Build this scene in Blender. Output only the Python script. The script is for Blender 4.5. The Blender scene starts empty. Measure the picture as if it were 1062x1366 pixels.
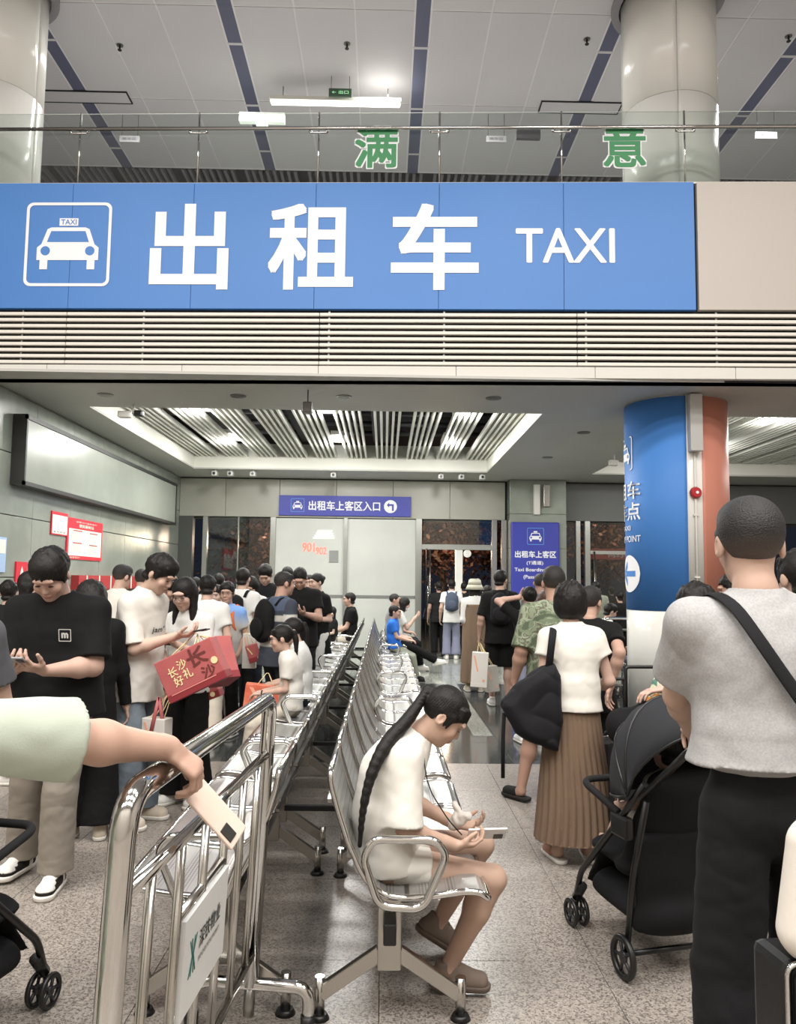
import bpy, bmesh, math, random
import numpy as np
from mathutils import Vector, Matrix
random.seed(7)
RNG = np.random.RandomState(7)
SC = bpy.context.scene
COL = SC.collection
# ---------------------------------------------------------------- camera
CAM_H = 1.57; FPX = 1060.0; CXP, CYP = 531.0, 683.0
YAW = math.radians(0.9); PITCH = math.radians(4.97); ROLL = math.radians(0.7)
_f = np.array([math.sin(YAW)*math.cos(PITCH), math.cos(YAW)*math.cos(PITCH), math.sin(PITCH)])
_r = np.cross(_f, [0, 0, 1.0]); _r /= np.linalg.norm(_r); _u = np.cross(_r, _f)
CR = _r*math.cos(ROLL)+_u*math.sin(ROLL); CU = -_r*math.sin(ROLL)+_u*math.cos(ROLL)
cam = bpy.data.cameras.new('camera'); camo = bpy.data.objects.new('camera', cam); COL.objects.link(camo)
cam.sensor_fit = 'HORIZONTAL'; cam.sensor_width = 36.0; cam.lens = 36.0*FPX/1062.0; cam.clip_start = 0.05; cam.clip_end = 200
M = Matrix(((CR[0], CU[0], -_f[0], 0), (CR[1], CU[1], -_f[1], 0), (CR[2], CU[2], -_f[2], CAM_H), (0, 0, 0, 1)))
camo.matrix_world = M
SC.camera = camo
def ray(px, py): return _f+CR*(px-CXP)/FPX-CU*(py-CYP)/FPX
def at(px, py, Y):
    d = ray(px, py); p = d*(Y/d[1]); return Vector((p[0], p[1], p[2]+CAM_H))
def atz(px, py, z=0.0):
    d = ray(px, py); p = d*((z-CAM_H)/d[2]); return Vector((p[0], p[1], z))
# ---------------------------------------------------------------- world, exposure
w = bpy.data.worlds.new('night'); SC.world = w; w.use_nodes = True
w.node_tree.nodes['Background'].inputs[0].default_value = (0.010, 0.012, 0.018, 1)
w.node_tree.nodes['Background'].inputs[1].default_value = 1.0
SC.view_settings.view_transform = 'Standard'; SC.view_settings.look = 'None'
SC.view_settings.gamma = 1.0; SC.view_settings.use_curve_mapping = False
SC.view_settings.exposure = 0.25
SC.cycles.max_bounces = 8; SC.cycles.diffuse_bounces = 3; SC.cycles.glossy_bounces = 4; SC.cycles.transparent_max_bounces = 12
SC.cycles.caustics_reflective = False; SC.cycles.caustics_refractive = False
SC.cycles.sample_clamp_indirect = 4.0
# ---------------------------------------------------------------- large lamps
def area(name, loc, sx, sy, power, color=(1, 1, 1), rot=(0, 0, 0)):
    l = bpy.data.lights.new(name, 'AREA'); l.shape = 'RECTANGLE'; l.size = sx; l.size_y = sy; l.energy = power; l.color = color
    o = bpy.data.objects.new(name, l); o.location = loc; o.rotation_euler = rot; COL.objects.link(o); return o
WARM = (1.0, 0.975, 0.94)
# ceiling lights of the high hall (unseen area lights, added above and behind the camera)
for k, (x, y) in enumerate(((-6, -3.5), (-2, -3.5), (2, -3.5), (6, -3.5), (-6, -.7), (-2, -.7), (2, -.7), (6, -.7), (-6, 2.1), (-2, 2.1), (2, 2.1), (6, 2.1))):
    area('unseen_hall_light', (x, y, 9.3), 2.4, 1.2, 205, WARM)
# lights over the lobby recess
for k, (x, y) in enumerate(((-2.9, 12.3), (-0.9, 12.3), (1.2, 12.3), (-2.9, 15.0), (-0.9, 15.0), (1.2, 15.0), (6.0, 12.3), (8.0, 12.3), (6.0, 15.0))):
    area('recess_light', (x, y, 4.15), 0.22, 0.8, 60, (1, .985, .95))
    l = bpy.data.lights.new('recess_fill', 'POINT'); l.energy = 34; l.shadow_soft_size = .12; l.color = (1, .985, .95)  # point fill added under each fitting to brighten fascia and soffit edge
    o = bpy.data.objects.new('recess_fill', l); o.location = (x, y, 4.07); COL.objects.link(o)
for x in (-3.0, 0.0):
    area('soffit_light', (x, 10.1, 3.86), 0.25, 0.25, 24, (1, .98, .94))
# added fill lights that brighten the upper ceiling and columns
for x in (-3.5, 0.5, 5.5):
    area('gallery_fill', (x, 12.0, 9.3), 1.8, 0.5, 115, WARM)
# ================================================================ helpers
def lin(c):
    if isinstance(c, str):
        c = tuple(int(c[i:i+2], 16)/255 for i in (0, 2, 4))
    return tuple(((v/12.92) if v <= .04045 else ((v+.055)/1.055)**2.4) for v in c[:3])
MATS = {}
def mat(name, color, rough=.6, metal=0.0, bump=None, noise=None, spec=.5, emit=None, attr=False, trans=0, alpha=None, spk=None):
    """bump=(scale,strength); noise=(scale,color2,amount); attr=vertex colours; spk = speckle"""
    if name in MATS: return MATS[name]
    m = bpy.data.materials.new(name); m.use_nodes = True; MATS[name] = m
    nt = m.node_tree; b = nt.nodes['Principled BSDF']; N = nt.nodes.new; L = nt.links.new
    c = lin(color)
    b.inputs['Base Color'].default_value = (*c, 1); b.inputs['Roughness'].default_value = rough; b.inputs['Metallic'].default_value = metal
    b.inputs['Specular IOR Level'].default_value = spec
    tc = N('ShaderNodeTexCoord'); src = None
    if attr:
        a = N('ShaderNodeAttribute'); a.attribute_name = 'Col'; src = a.outputs['Color']; L(src, b.inputs['Base Color'])
    if noise:
        n = N('ShaderNodeTexNoise'); n.inputs['Scale'].default_value = noise[0]; n.inputs['Detail'].default_value = 4
        L(tc.outputs['Object'], n.inputs['Vector'])
        r = N('ShaderNodeMapRange'); r.inputs[1].default_value = .35; r.inputs[2].default_value = .65; r.inputs[4].default_value = noise[2]
        L(n.outputs['Fac'], r.inputs[0])
        mx = N('ShaderNodeMix'); mx.data_type = 'RGBA'; L(r.outputs[0], mx.inputs[0])
        if src: L(src, mx.inputs[6])
        else: mx.inputs[6].default_value = (*c, 1)
        mx.inputs[7].default_value = (*lin(noise[1]), 1); L(mx.outputs[2], b.inputs['Base Color'])
    if bump:
        n = N('ShaderNodeTexNoise'); n.inputs['Scale'].default_value = bump[0]; n.inputs['Detail'].default_value = 3
        L(tc.outputs['Object'], n.inputs['Vector'])
        bp = N('ShaderNodeBump'); bp.inputs['Strength'].default_value = bump[1]; bp.inputs['Distance'].default_value = .01
        L(n.outputs['Fac'], bp.inputs['Height']); L(bp.outputs[0], b.inputs['Normal'])
    if emit: b.inputs['Emission Color'].default_value = (*lin(color), 1); b.inputs['Emission Strength'].default_value = emit
    if alpha is not None:
        b.inputs['Alpha'].default_value = alpha
    if trans: b.inputs['Transmission Weight'].default_value = trans; b.inputs['IOR'].default_value = 1.45
    return m
def link(o, parent=None):
    COL.objects.link(o)
    if parent is not None: o.parent = parent
    return o
def tag(o, label=None, cat=None, group=None, kind=None):
    if label: o['label'] = label
    if cat: o['category'] = cat
    if group: o['group'] = group
    if kind: o['kind'] = kind
    return o
def empty(name, loc=(0, 0, 0), rz=0.0, label=None, cat=None, group=None, kind=None):
    o = bpy.data.objects.new(name, None); o.empty_display_size = .1; o.location = loc; o.rotation_euler = (0, 0, rz); link(o)
    return tag(o, label, cat, group, kind)
def mesh_np(name, V, F, m=None, parent=None, smooth=True, col=None):
    me = bpy.data.meshes.new(name)
    V = np.asarray(V, dtype=np.float32); nf = len(F); F = np.asarray(F, dtype=np.int32); k = F.shape[1]
    me.vertices.add(len(V)); me.vertices.foreach_set('co', V.ravel())
    me.loops.add(nf*k); me.loops.foreach_set('vertex_index', F.ravel())
    me.polygons.add(nf); me.polygons.foreach_set('loop_start', np.arange(0, nf*k, k, dtype=np.int32))
    me.polygons.foreach_set('loop_total', np.full(nf, k, dtype=np.int32))
    me.polygons.foreach_set('use_smooth', np.full(nf, smooth, dtype=bool))
    me.update(calc_edges=True)
    if col is not None:
        a = me.color_attributes.new('Col', 'FLOAT_COLOR', 'POINT'); c4 = np.ones((len(V), 4), np.float32); c4[:, :3] = col
        a.data.foreach_set('color', c4.ravel())
    if m: me.materials.append(m)
    return link(bpy.data.objects.new(name, me), parent)
class MB:
    """collects simple solids, links them as one mesh object"""
    def __init__(s): s.v = []; s.f = []; s.sm = []
    def add(s, vs, fs, smooth=False):
        b = len(s.v); s.v += [tuple(v) for v in vs]; s.f += [tuple(i+b for i in f) for f in fs]; s.sm += [smooth]*len(fs); return s
    def box(s, x0, x1, y0, y1, z0, z1, T=None):
        vs = [Vector((x, y, z)) for z in (z0, z1) for y in (y0, y1) for x in (x0, x1)]
        if T: vs = [T @ v for v in vs]
        return s.add(vs, [(0, 2, 3, 1), (4, 5, 7, 6), (0, 1, 5, 4), (2, 6, 7, 3), (0, 4, 6, 2), (1, 3, 7, 5)])
    def bbox(s, x0, x1, y0, y1, z0, z1, b=.004, T=None):
        """box with chamfered edges"""
        bm = bmesh.new(); bmesh.ops.create_cube(bm, size=1)
        for v in bm.verts: v.co = Vector(((x0+x1)/2+v.co.x*(x1-x0), (y0+y1)/2+v.co.y*(y1-y0), (z0+z1)/2+v.co.z*(z1-z0)))
        bmesh.ops.bevel(bm, geom=bm.edges[:], offset=b, segments=2, affect='EDGES', profile=.5)
        bm.verts.index_update()
        s.add([T @ v.co if T else v.co for v in bm.verts], [[v.index for v in f.verts] for f in bm.faces]); bm.free(); return s
    def tube(s, pts, r, n=10, closed=False, caps=True, flat=1.0, side=None):
        pts = [Vector(p) for p in pts]; m = len(pts); rs = r if isinstance(r, (list, tuple)) else [r]*m
        vs = []; up = None
        for i, p in enumerate(pts):
            a = pts[i-1] if (i > 0 or closed) else p; b = pts[(i+1) % m] if (i < m-1 or closed) else p
            t = (b-a).normalized()
            if up is None:
                up = Vector(side) if side is not None else (Vector((0, 0, 1)) if abs(t.z) < .9 else Vector((1, 0, 0)))
            u = (up-t*up.dot(t)).normalized(); w_ = t.cross(u); up = u
            for k in range(n):
                an = 2*math.pi*k/n; vs.append(p+u*math.cos(an)*rs[i]+w_*math.sin(an)*rs[i]*flat)
        fs = []
        for i in range(m if closed else m-1):
            j = (i+1) % m
            for k in range(n):
                l = (k+1) % n; fs.append((i*n+k, i*n+l, j*n+l, j*n+k))
        s.add(vs, fs, True)
        if caps and not closed:
            b = len(s.v)-len(vs); s.f += [tuple(b+k for k in range(n))[::-1], tuple(b+(m-1)*n+k for k in range(n))]; s.sm += [False, False]
        return s
    def sweep(s, prof, x0, x1, th):
        """sheet with profile [(a,z)] extruded along the other axis; a->x, width->y"""
        n = len(prof); vs = []
        for y in (x0, x1):
            for (a, z) in prof: vs.append((a, y, z))
        nrm = []
        for i in range(n):
            a = Vector(prof[max(i-1, 0)]); b = Vector(prof[min(i+1, n-1)]); t = (b-a).normalized(); nrm.append((-t.y, t.x))
        for y in (x0, x1):
            for (a, z), q in zip(prof, nrm): vs.append((a-q[0]*th, y, z-q[1]*th))
        fs = []
        for i in range(n-1):
            fs += [(i, i+1, n+i+1, n+i), (2*n+i, 3*n+i, 3*n+i+1, 2*n+i+1), (i, 2*n+i, 2*n+i+1, i+1), (n+i, n+i+1, 3*n+i+1, 3*n+i)]
        fs += [(0, n, 3*n, 2*n), (n-1, 3*n-1, 4*n-1, 2*n-1)]
        return s.add(vs, fs, False)
    def disc(s, c, r, h, n=20, axis='z', r2=None):
        r2 = r if r2 is None else r2; vs = []
        for k, (rr, dz) in enumerate(((r, 0), (r2, h))):
            for i in range(n):
                a = 2*math.pi*i/n; q = (math.cos(a)*rr, math.sin(a)*rr, dz)
                if axis == 'y': q = (q[0], q[2], q[1])
                if axis == 'x': q = (q[2], q[0], q[1])
                vs.append((c[0]+q[0], c[1]+q[1], c[2]+q[2]))
        fs = [(i, (i+1) % n, n+(i+1) % n, n+i) for i in range(n)]
        s.add(vs, fs, True); b = len(s.v)-2*n
        s.f += [tuple(b+i for i in range(n))[::-1], tuple(b+n+i for i in range(n))]; s.sm += [False]*2
        return s
    def ball(s, c, r, n=12, m=8, sc=(1, 1, 1)):
        vs = []; fs = []
        for j in range(m+1):
            th = math.pi*j/m
            for i in range(n):
                a = 2*math.pi*i/n; vs.append((c[0]+r*sc[0]*math.sin(th)*math.cos(a), c[1]+r*sc[1]*math.sin(th)*math.sin(a), c[2]+r*sc[2]*math.cos(th)))
        for j in range(m):
            for i in range(n): fs.append((j*n+i, (j+1)*n+i, (j+1)*n+(i+1) % n, j*n+(i+1) % n))
        return s.add(vs, fs, True)
    def prism(s, poly, T, z0=0.0, z1=.004):
        """2-D polygon (may be concave) mapped by T(u,v,w)"""
        n = len(poly); b = len(s.v)
        bm = bmesh.new(); vv = [bm.verts.new((p[0], p[1], 0)) for p in poly]; f = bm.faces.new(vv); f.normal_update()
        flip = f.normal.z < 0
        r = bmesh.ops.triangulate(bm, faces=[f]); bm.verts.index_update()
        tris = [[v.index for v in q.verts] for q in r['faces']]; bm.free()
        if flip: tris = [t[::-1] for t in tris]
        vs = [T(p[0], p[1], z1) for p in poly]+[T(p[0], p[1], z0) for p in poly]
        fs = [tuple(t) for t in tris]+[tuple(n+i for i in t[::-1]) for t in tris]
        for i in range(n):
            j = (i+1) % n; q = (i, n+i, n+j, j) if not flip else (i, j, n+j, n+i); fs.append(q)
        return s.add(vs, fs)
    def build(s, name, m, parent=None, loc=None, rot=None):
        me = bpy.data.meshes.new(name); me.from_pydata([tuple(v) for v in s.v], [], s.f)
        me.polygons.foreach_set('use_smooth', s.sm); me.materials.append(m)
        o = link(bpy.data.objects.new(name, me), parent)
        if loc: o.location = loc
        if rot: o.rotation_euler = rot
        return o
def fillet(pts, r, n=5, closed=False):
    pts = [Vector(p) for p in pts]; out = []; m = len(pts)
    for i, p in enumerate(pts):
        if not closed and i in (0, m-1): out.append(p); continue
        a = pts[i-1]; b = pts[(i+1) % m]; da = (a-p); db = (b-p); ra = min(r, da.length*.45, db.length*.45)
        A = p+da.normalized()*ra; B = p+db.normalized()*ra
        for k in range(n+1):
            t = k/n; out.append(A*(1-t)**2+p*2*t*(1-t)+B*t*t)
    return out
def copy_tree(o, parent=None):
    c = o.copy(); COL.objects.link(c)
    if parent is not None: c.parent = parent
    for ch in list(o.children): copy_tree(ch, c)
    return c
# ---- lettering: flat glyph meshes made from the built-in font
_glyph = {}
def glyphs(txt, bold=.0, res=3):
    key = (txt, bold)
    if key in _glyph: return _glyph[key]
    cu = bpy.data.curves.new('t', 'FONT'); cu.body = txt; cu.offset = bold; cu.resolution_u = res; cu.fill_mode = 'BOTH'; cu.extrude = 0
    ob = bpy.data.objects.new('t', cu); COL.objects.link(ob); dg = bpy.context.evaluated_depsgraph_get()
    me = bpy.data.meshes.new_from_object(ob.evaluated_get(dg))
    V = [tuple(v.co)[:2] for v in me.vertices]; F = [tuple(p.vertices) for p in me.polygons]
    bpy.data.objects.remove(ob); bpy.data.curves.remove(cu); bpy.data.meshes.remove(me)
    xs = [v[0] for v in V]; ys = [v[1] for v in V]; x0, x1, y0, y1 = min(xs), max(xs), min(ys), max(ys)
    V = [((x-x0)/(x1-x0), (y-y0)/(y1-y0)) for x, y in V]
    _glyph[key] = (V, F, (x1-x0)/(y1-y0)); return _glyph[key]
def letters(txt, T, u0, u1, v0, v1, wz, mb=None, bold=.0, keep=False):
    """text stretched into rect [u0,u1]x[v0,v1]; T(u,v,w) maps to space"""
    V, F, asp = glyphs(txt); mb = mb or MB()
    if keep:
        wd = (v1-v0)*asp; c = (u0+u1)/2; u0, u1 = c-wd/2, c+wd/2
    e = bold*(v1-v0)
    offs = [(0, 0)] if not bold else [(e*i, e*j) for i in (-1, 0, 1) for j in (-1, 0, 1)]
    if bold and e < .008: offs = [(-e, 0), (e, 0), (0, -e), (0, e)]
    for i, (du, dv) in enumerate(offs):
        mb.add([T(u0+x*(u1-u0)+du, v0+y*(v1-v0)+dv, wz+i*.00012) for x, y in V], F)
    return mb
def rrect(u0, u1, v0, v1, r, n=5):
    out = []
    for cx, cy, a0 in ((u1-r, v1-r, 0), (u0+r, v1-r, 90), (u0+r, v0+r, 180), (u1-r, v0+r, 270)):
        for k in range(n+1):
            a = math.radians(a0+90*k/n); out.append((cx+r*math.cos(a), cy+r*math.sin(a)))
    return out
def circ(cx, cy, r, n=24): return [(cx+r*math.cos(2*math.pi*k/n), cy+r*math.sin(2*math.pi*k/n)) for k in range(n)]
def ring(mb, outer, inner, T, w):
    n = len(outer); mb.add([T(*p, w) for p in outer]+[T(*p, w) for p in inner], [(i, (i+1) % n, n+(i+1) % n, n+i) for i in range(n)]); return mb
def taxi_icon(T, u0, v0, s, white, blue, parent, w=.004, frame=True, text=False, fm=None):
    """front view of a taxi in a rounded frame of side s"""
    f = lambda pts: [(u0+x*s, v0+y*s) for x, y in pts]
    if frame:
        mb = MB(); ring(mb, f(rrect(0, 1, 0, 1, .08)), f(rrect(.035, .965, .035, .965, .055)), T, w); mb.build('icon_frame', fm or white, parent)
    mb = MB()
    mb.prism(f([(.30, .70), (.70, .70), (.745, .68), (.81, .50), (.86, .46), (.86, .31), (.82, .31), (.82, .20), (.73, .20), (.73, .31), (.27, .31), (.27, .20), (.18, .20), (.18, .31), (.14, .31), (.14, .46), (.19, .50), (.255, .68)]), T, 0, w)
    mb.prism(f([(.39, .72), (.61, .72), (.61, .81), (.39, .81)]), T, 0, w)
    ic = mb.build('taxi_icon', white, parent)
    mb = MB(); mb.prism(f([(.30, .655), (.70, .655), (.745, .525), (.255, .525)]), T, 0, w+.002)
    for c in (.24, .76): mb.prism(f(circ(c, .42, .055)), T, 0, w+.002)
    if text: letters('TAXI', T, u0+.41*s, u0+.59*s, v0+.735*s, v0+.795*s, w+.002, mb, .02)
    mb.build('icon_detail', blue, ic)
    return ic
# ================================================================ distance-field figures
class PL:
    """list of soft-blended solids meshed by surface nets"""
    def __init__(s): s.p = []
    def cone(s, a, b, ra, rb, k=.02, side=None, flat=1.0, cap=False, sub=False):
        a = np.array(a, float); b = np.array(b, float); s.p.append(('c', a, b, ra, rb, k, None if side is None else np.array(side, float)/np.linalg.norm(side), flat, cap, sub)); return s
    def ell(s, c, r, R=None, k=.02, sub=False):
        s.p.append(('e', np.array(c, float), np.array(r, float), R, k, sub)); return s
    def plane(s, p, n):
        s.p.append(('p', np.array(p, float), np.array(n, float)/np.linalg.norm(n))); return s
    def bounds(s):
        lo = np.full(3, 1e9); hi = -lo
        for q in s.p:
            if q[0] == 'c' and not q[9]:
                r = max(q[3], q[4])*max(1, q[7]); lo = np.minimum(lo, np.minimum(q[1], q[2])-r); hi = np.maximum(hi, np.maximum(q[1], q[2])+r)
            elif q[0] == 'e' and not q[5]:
                r = max(q[2]) if q[3] is not None else q[2]; lo = np.minimum(lo, q[1]-r); hi = np.maximum(hi, q[1]+r)
        return lo, hi
    def mesh(s, h):
        lo, hi = s.bounds(); lo = lo-3*h; n = np.ceil((hi+3*h-lo)/h).astype(int)+1
        D = np.full(n, 1.0, np.float32); ax = [(lo[i]+h*np.arange(n[i])).astype(np.float32) for i in range(3)]
        for q in s.p:
            if q[0] == 'p':
                d = (ax[0][:, None, None]-q[1][0])*q[2][0]+(ax[1][None, :, None]-q[1][1])*q[2][1]+(ax[2][None, None, :]-q[1][2])*q[2][2]
                np.maximum(D, d, out=D); continue
            if q[0] == 'c':
                _, a, b, ra, rb, k, side, flat, cap, sub = q; m = max(ra, rb)*max(1, flat)+k+2.5*h; bl = np.minimum(a, b)-m; bh = np.maximum(a, b)+m
            else:
                _, c, r, R, k, sub = q; m = k+2.5*h; rr = np.full(3, max(r)) if R is not None else r; bl = c-rr-m; bh = c+rr+m
            i0 = np.maximum(((bl-lo)/h).astype(int), 0); i1 = np.minimum(((bh-lo)/h).astype(int)+2, n)
            if (i1 <= i0).any(): continue
            sl = tuple(slice(i0[i], i1[i]) for i in range(3))
            X = ax[0][sl[0]][:, None, None]; Y = ax[1][sl[1]][None, :, None]; Z = ax[2][sl[2]][None, None, :]
            if q[0] == 'c':
                ab = b-a; L2 = float(ab@ab)+1e-12; px, py, pz = X-a[0], Y-a[1], Z-a[2]
                t = (px*ab[0]+py*ab[1]+pz*ab[2])/L2; tu = t
                tc = np.clip(t, 0, 1)
                if cap:
                    tw = tu if cap is True else np.maximum(tu, 0); wx, wy, wz = px-tw*ab[0], py-tw*ab[1], pz-tw*ab[2]
                else: wx, wy, wz = px-tc*ab[0], py-tc*ab[1], pz-tc*ab[2]
                if side is None: d = np.sqrt(wx*wx+wy*wy+wz*wz)-(ra+(rb-ra)*tc)
                else:
                    ws = wx*side[0]+wy*side[1]+wz*side[2]; o2 = np.maximum(wx*wx+wy*wy+wz*wz-ws*ws, 0)
                    d = (np.sqrt(ws*ws+o2/flat**2)-(ra+(rb-ra)*tc))*min(1, flat)**.6
                if cap:
                    L = math.sqrt(L2); d = np.maximum(d, np.maximum(-tu*L, (tu-1)*L) if cap is True else (tu-1)*L)
            else:
                px, py, pz = X-c[0], Y-c[1], Z-c[2]
                if R is not None:
                    px, py, pz = [px*R[0][i]+py*R[1][i]+pz*R[2][i] for i in range(3)]
                px, py, pz = px/r[0], py/r[1], pz/r[2]; k0 = np.sqrt(px*px+py*py+pz*pz); k1 = np.sqrt((px/r[0])**2+(py/r[1])**2+(pz/r[2])**2)+1e-6
                d = k0*(k0-1)/k1
            d = d.astype(np.float32); A = D[sl]
            if sub:
                d = -d
                if k > 0: hh = np.maximum(k-np.abs(A-d), 0)/k; D[sl] = np.maximum(A, d)+hh*hh*k*.25
                else: D[sl] = np.maximum(A, d)
            elif k > 0:
                hh = np.maximum(k-np.abs(A-d), 0)/k; D[sl] = np.minimum(A, d)-hh*hh*k*.25
            else: D[sl] = np.minimum(A, d)
        return nets(D, h, lo)
def nets(D, h, lo):
    S = D < 0; n = S.shape
    c = np.zeros(tuple(i-1 for i in n), np.int8)
    for a in (0, 1):
        for b in (0, 1):
            for e in (0, 1): c += S[a:n[0]-1+a, b:n[1]-1+b, e:n[2]-1+e]
    I = np.argwhere((c > 0) & (c < 8))
    idm = np.full(c.shape, -1, np.int32); idm[I[:, 0], I[:, 1], I[:, 2]] = np.arange(len(I))
    acc = np.zeros((len(I), 3)); cnt = np.zeros(len(I))
    co = [(a, b, e) for a in (0, 1) for b in (0, 1) for e in (0, 1)]
    val = {q: D[I[:, 0]+q[0], I[:, 1]+q[1], I[:, 2]+q[2]].astype(float) for q in co}
    for p in co:
        for axis in range(3):
            if p[axis] == 0:
                q = list(p); q[axis] = 1; q = tuple(q); a, b = val[p], val[q]; x = (a < 0) != (b < 0)
                t = np.where(x, a/np.where(x, a-b, 1), 0); v = np.array(p, float)[None, :].repeat(len(I), 0); v[:, axis] = t
                acc += v*x[:, None]; cnt += x
    V = lo+h*(I+acc/np.maximum(cnt, 1)[:, None])
    F = []
    for axis in range(3):
        s0 = [slice(None)]*3; s1 = [slice(None)]*3; s0[axis] = slice(0, -1); s1[axis] = slice(1, None)
        X = S[tuple(s0)] != S[tuple(s1)]
        E = np.argwhere(X); b, e = (axis+1) % 3, (axis+2) % 3
        ok = (E[:, b] > 0) & (E[:, e] > 0) & (E[:, b] < n[b]-1) & (E[:, e] < n[e]-1); E = E[ok]
        ins = S[E[:, 0], E[:, 1], E[:, 2]]
        qs = []
        for db, de in ((-1, -1), (0, -1), (0, 0), (-1, 0)):
            G = E.copy(); G[:, b] += db; G[:, e] += de; qs.append(idm[G[:, 0], G[:, 1], G[:, 2]])
        Q = np.stack(qs, 1); Q[~ins] = Q[~ins][:, ::-1]; F.append(Q)
    F = np.concatenate(F); F = F[(F >= 0).all(1)]
    return V, F
def vnormals(V, F):
    a, b, c, d = (V[F[:, i]] for i in range(4)); N = np.cross(c-a, d-b); out = np.zeros_like(V)
    for i in range(4):
        for k in range(3): out[:, k] += np.bincount(F[:, i], N[:, k], len(V))
    return out/np.maximum(np.linalg.norm(out, axis=1), 1e-9)[:, None]
def wob(V, sc, seed=0):
    """smooth pseudo noise in [-1,1]"""
    r = np.random.RandomState(seed); out = np.zeros(len(V)); P = V*sc
    W = P+0.6*np.sin(P[:, [1, 2, 0]]*1.7+r.rand(3)*6)
    for i in range(4):
        d = r.randn(3); d /= np.linalg.norm(d); out += np.sin(W@d*(1+.6*i)+r.rand()*6)/(1+.4*i)
    return out/2.2
def join(parts):
    Vs = []; Fs = []; o = 0
    for V, F in parts: Vs.append(V); Fs.append(F+o); o += len(V)
    return np.concatenate(Vs), np.concatenate(Fs)
def nrm(v): v = np.array(v, float); return v/max(np.linalg.norm(v), 1e-9)
def ik(a, t, l1, l2, pole):
    a = np.array(a, float); t = np.array(t, float); d = t-a; L = np.linalg.norm(d); Lc = min(L, (l1+l2)*.998); u = d/L; t = a+u*Lc
    x = (l1*l1-l2*l2+Lc*Lc)/(2*Lc); hgt = math.sqrt(max(l1*l1-x*x, 0)); p = np.array(pole, float); p = nrm(p-u*(p@u))
    return a+u*x+p*hgt, t
def Rx(a): c, s = math.cos(a), math.sin(a); return np.array([[1, 0, 0], [0, c, -s], [0, s, c]])
def Ry(a): c, s = math.cos(a), math.sin(a); return np.array([[c, 0, s], [0, 1, 0], [-s, 0, c]])
def Rz(a): c, s = math.cos(a), math.sin(a); return np.array([[c, -s, 0], [s, c, 0], [0, 0, 1]])
def hand_prims(P, w_, d, n, side, hs=1.0, curl=(.35, .5, .3), thumb=(.55, .75, .35), spread=.0):
    """palm, four fingers of unequal length and a thumb. side=+1 right, -1 left. n points out of the palm"""
    d = nrm(d); n = nrm(np.array(n)-d*(np.array(n)@d)); t = nrm(np.cross(d, n))*side; w_ = np.array(w_, float)
    P.cone(w_-d*.02*hs, w_+d*.02*hs, .024*hs, .027*hs, .012, side=t, flat=.75)
    P.cone(w_+d*.022*hs, w_+d*.078*hs, .031*hs, .038*hs, .014*hs, side=t, flat=.40)
    curls = [curl]*4 if not isinstance(curl[0], (tuple, list)) else curl
    for i in range(4):
        L = (.074, .083, .077, .060)[i]*hs; off = (.029, .010, -.010, -.028)[i]*hs; bl = (.088, .092, .088, .080)[i]*hs
        p = w_+d*bl+t*off; a = 0.0; dd = nrm(d+t*((.10, .03, -.04, -.12)[i]+spread*(1.5-i)))
        r = (.0092, .0095, .0090, .0080)[i]*hs; P.cone(w_+d*bl*.6+t*off*.9, p, r*1.15, r*1.1, .008*hs)
        for j, f in enumerate((.46, .30, .24)):
            a += curls[i][j]; q = p+(dd*math.cos(a)+n*math.sin(a))*L*f*1.15; P.cone(p, q, r*(1-.08*j), r*(.93-.08*j), .004*hs); p = q
    tb = w_+d*.022*hs+t*.022*hs; td = nrm(t*thumb[0]+d*thumb[1]+n*thumb[2]); P.cone(w_+d*.03*hs+t*.012*hs, tb+td*.03*hs, .017*hs, .0135*hs, .012*hs)
    q = tb+td*.034*hs
    for j, L in enumerate((.032, .027)):
        td = nrm(td+d*.25*(j+.4)+n*.12); r_ = q+td*L*hs; P.cone(q, r_, (.0115-.0012*j)*hs, (.0105-.0016*j)*hs, .006*hs); q = r_
    return t

def pillow(poly, T, thick, r=.05, h=.008, wr=.0, seed=1):
    """soft flat bag: 2-D outline inflated to a rounded solid; T(u,v,w) -> space"""
    P_ = np.array(poly, float); lo = np.array([P_[:, 0].min(), P_[:, 1].min(), -thick/2])-3*h; hi = np.array([P_[:, 0].max(), P_[:, 1].max(), thick/2])+3*h
    n = np.ceil((hi-lo)/h).astype(int)+1; U = lo[0]+h*np.arange(n[0])[:, None]; V_ = lo[1]+h*np.arange(n[1])[None, :]
    d = np.full((n[0], n[1]), 1e9); ins = np.zeros((n[0], n[1]), bool); m = len(P_)
    for i in range(m):
        a = P_[i]; b = P_[(i+1) % m]; e = b-a; wx, wy = U-a[0], V_-a[1]; t = np.clip((wx*e[0]+wy*e[1])/(e@e), 0, 1); d = np.minimum(d, np.hypot(wx-t*e[0], wy-t*e[1]))
        c = (a[1] > V_) != (b[1] > V_); ins ^= c & (U < (b[0]-a[0])*(V_-a[1])/((b[1]-a[1]) if b[1] != a[1] else 1e-9)+a[0])
    d = np.where(ins, -d, d); Wz = (lo[2]+h*np.arange(n[2]))[None, None, :]
    D = (np.sqrt(np.maximum(d[:, :, None]+r, 0)**2+(Wz*r/(thick/2))**2)-r).astype(np.float32)
    v, f = nets(D, h, lo); nn = vnormals(v, f)
    if wr: v = v+nn*(wr*(np.abs(wob(v, 16, seed))**.7-.4))[:, None]
    return np.array([tuple(T(*q)) for q in v]), f
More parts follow.
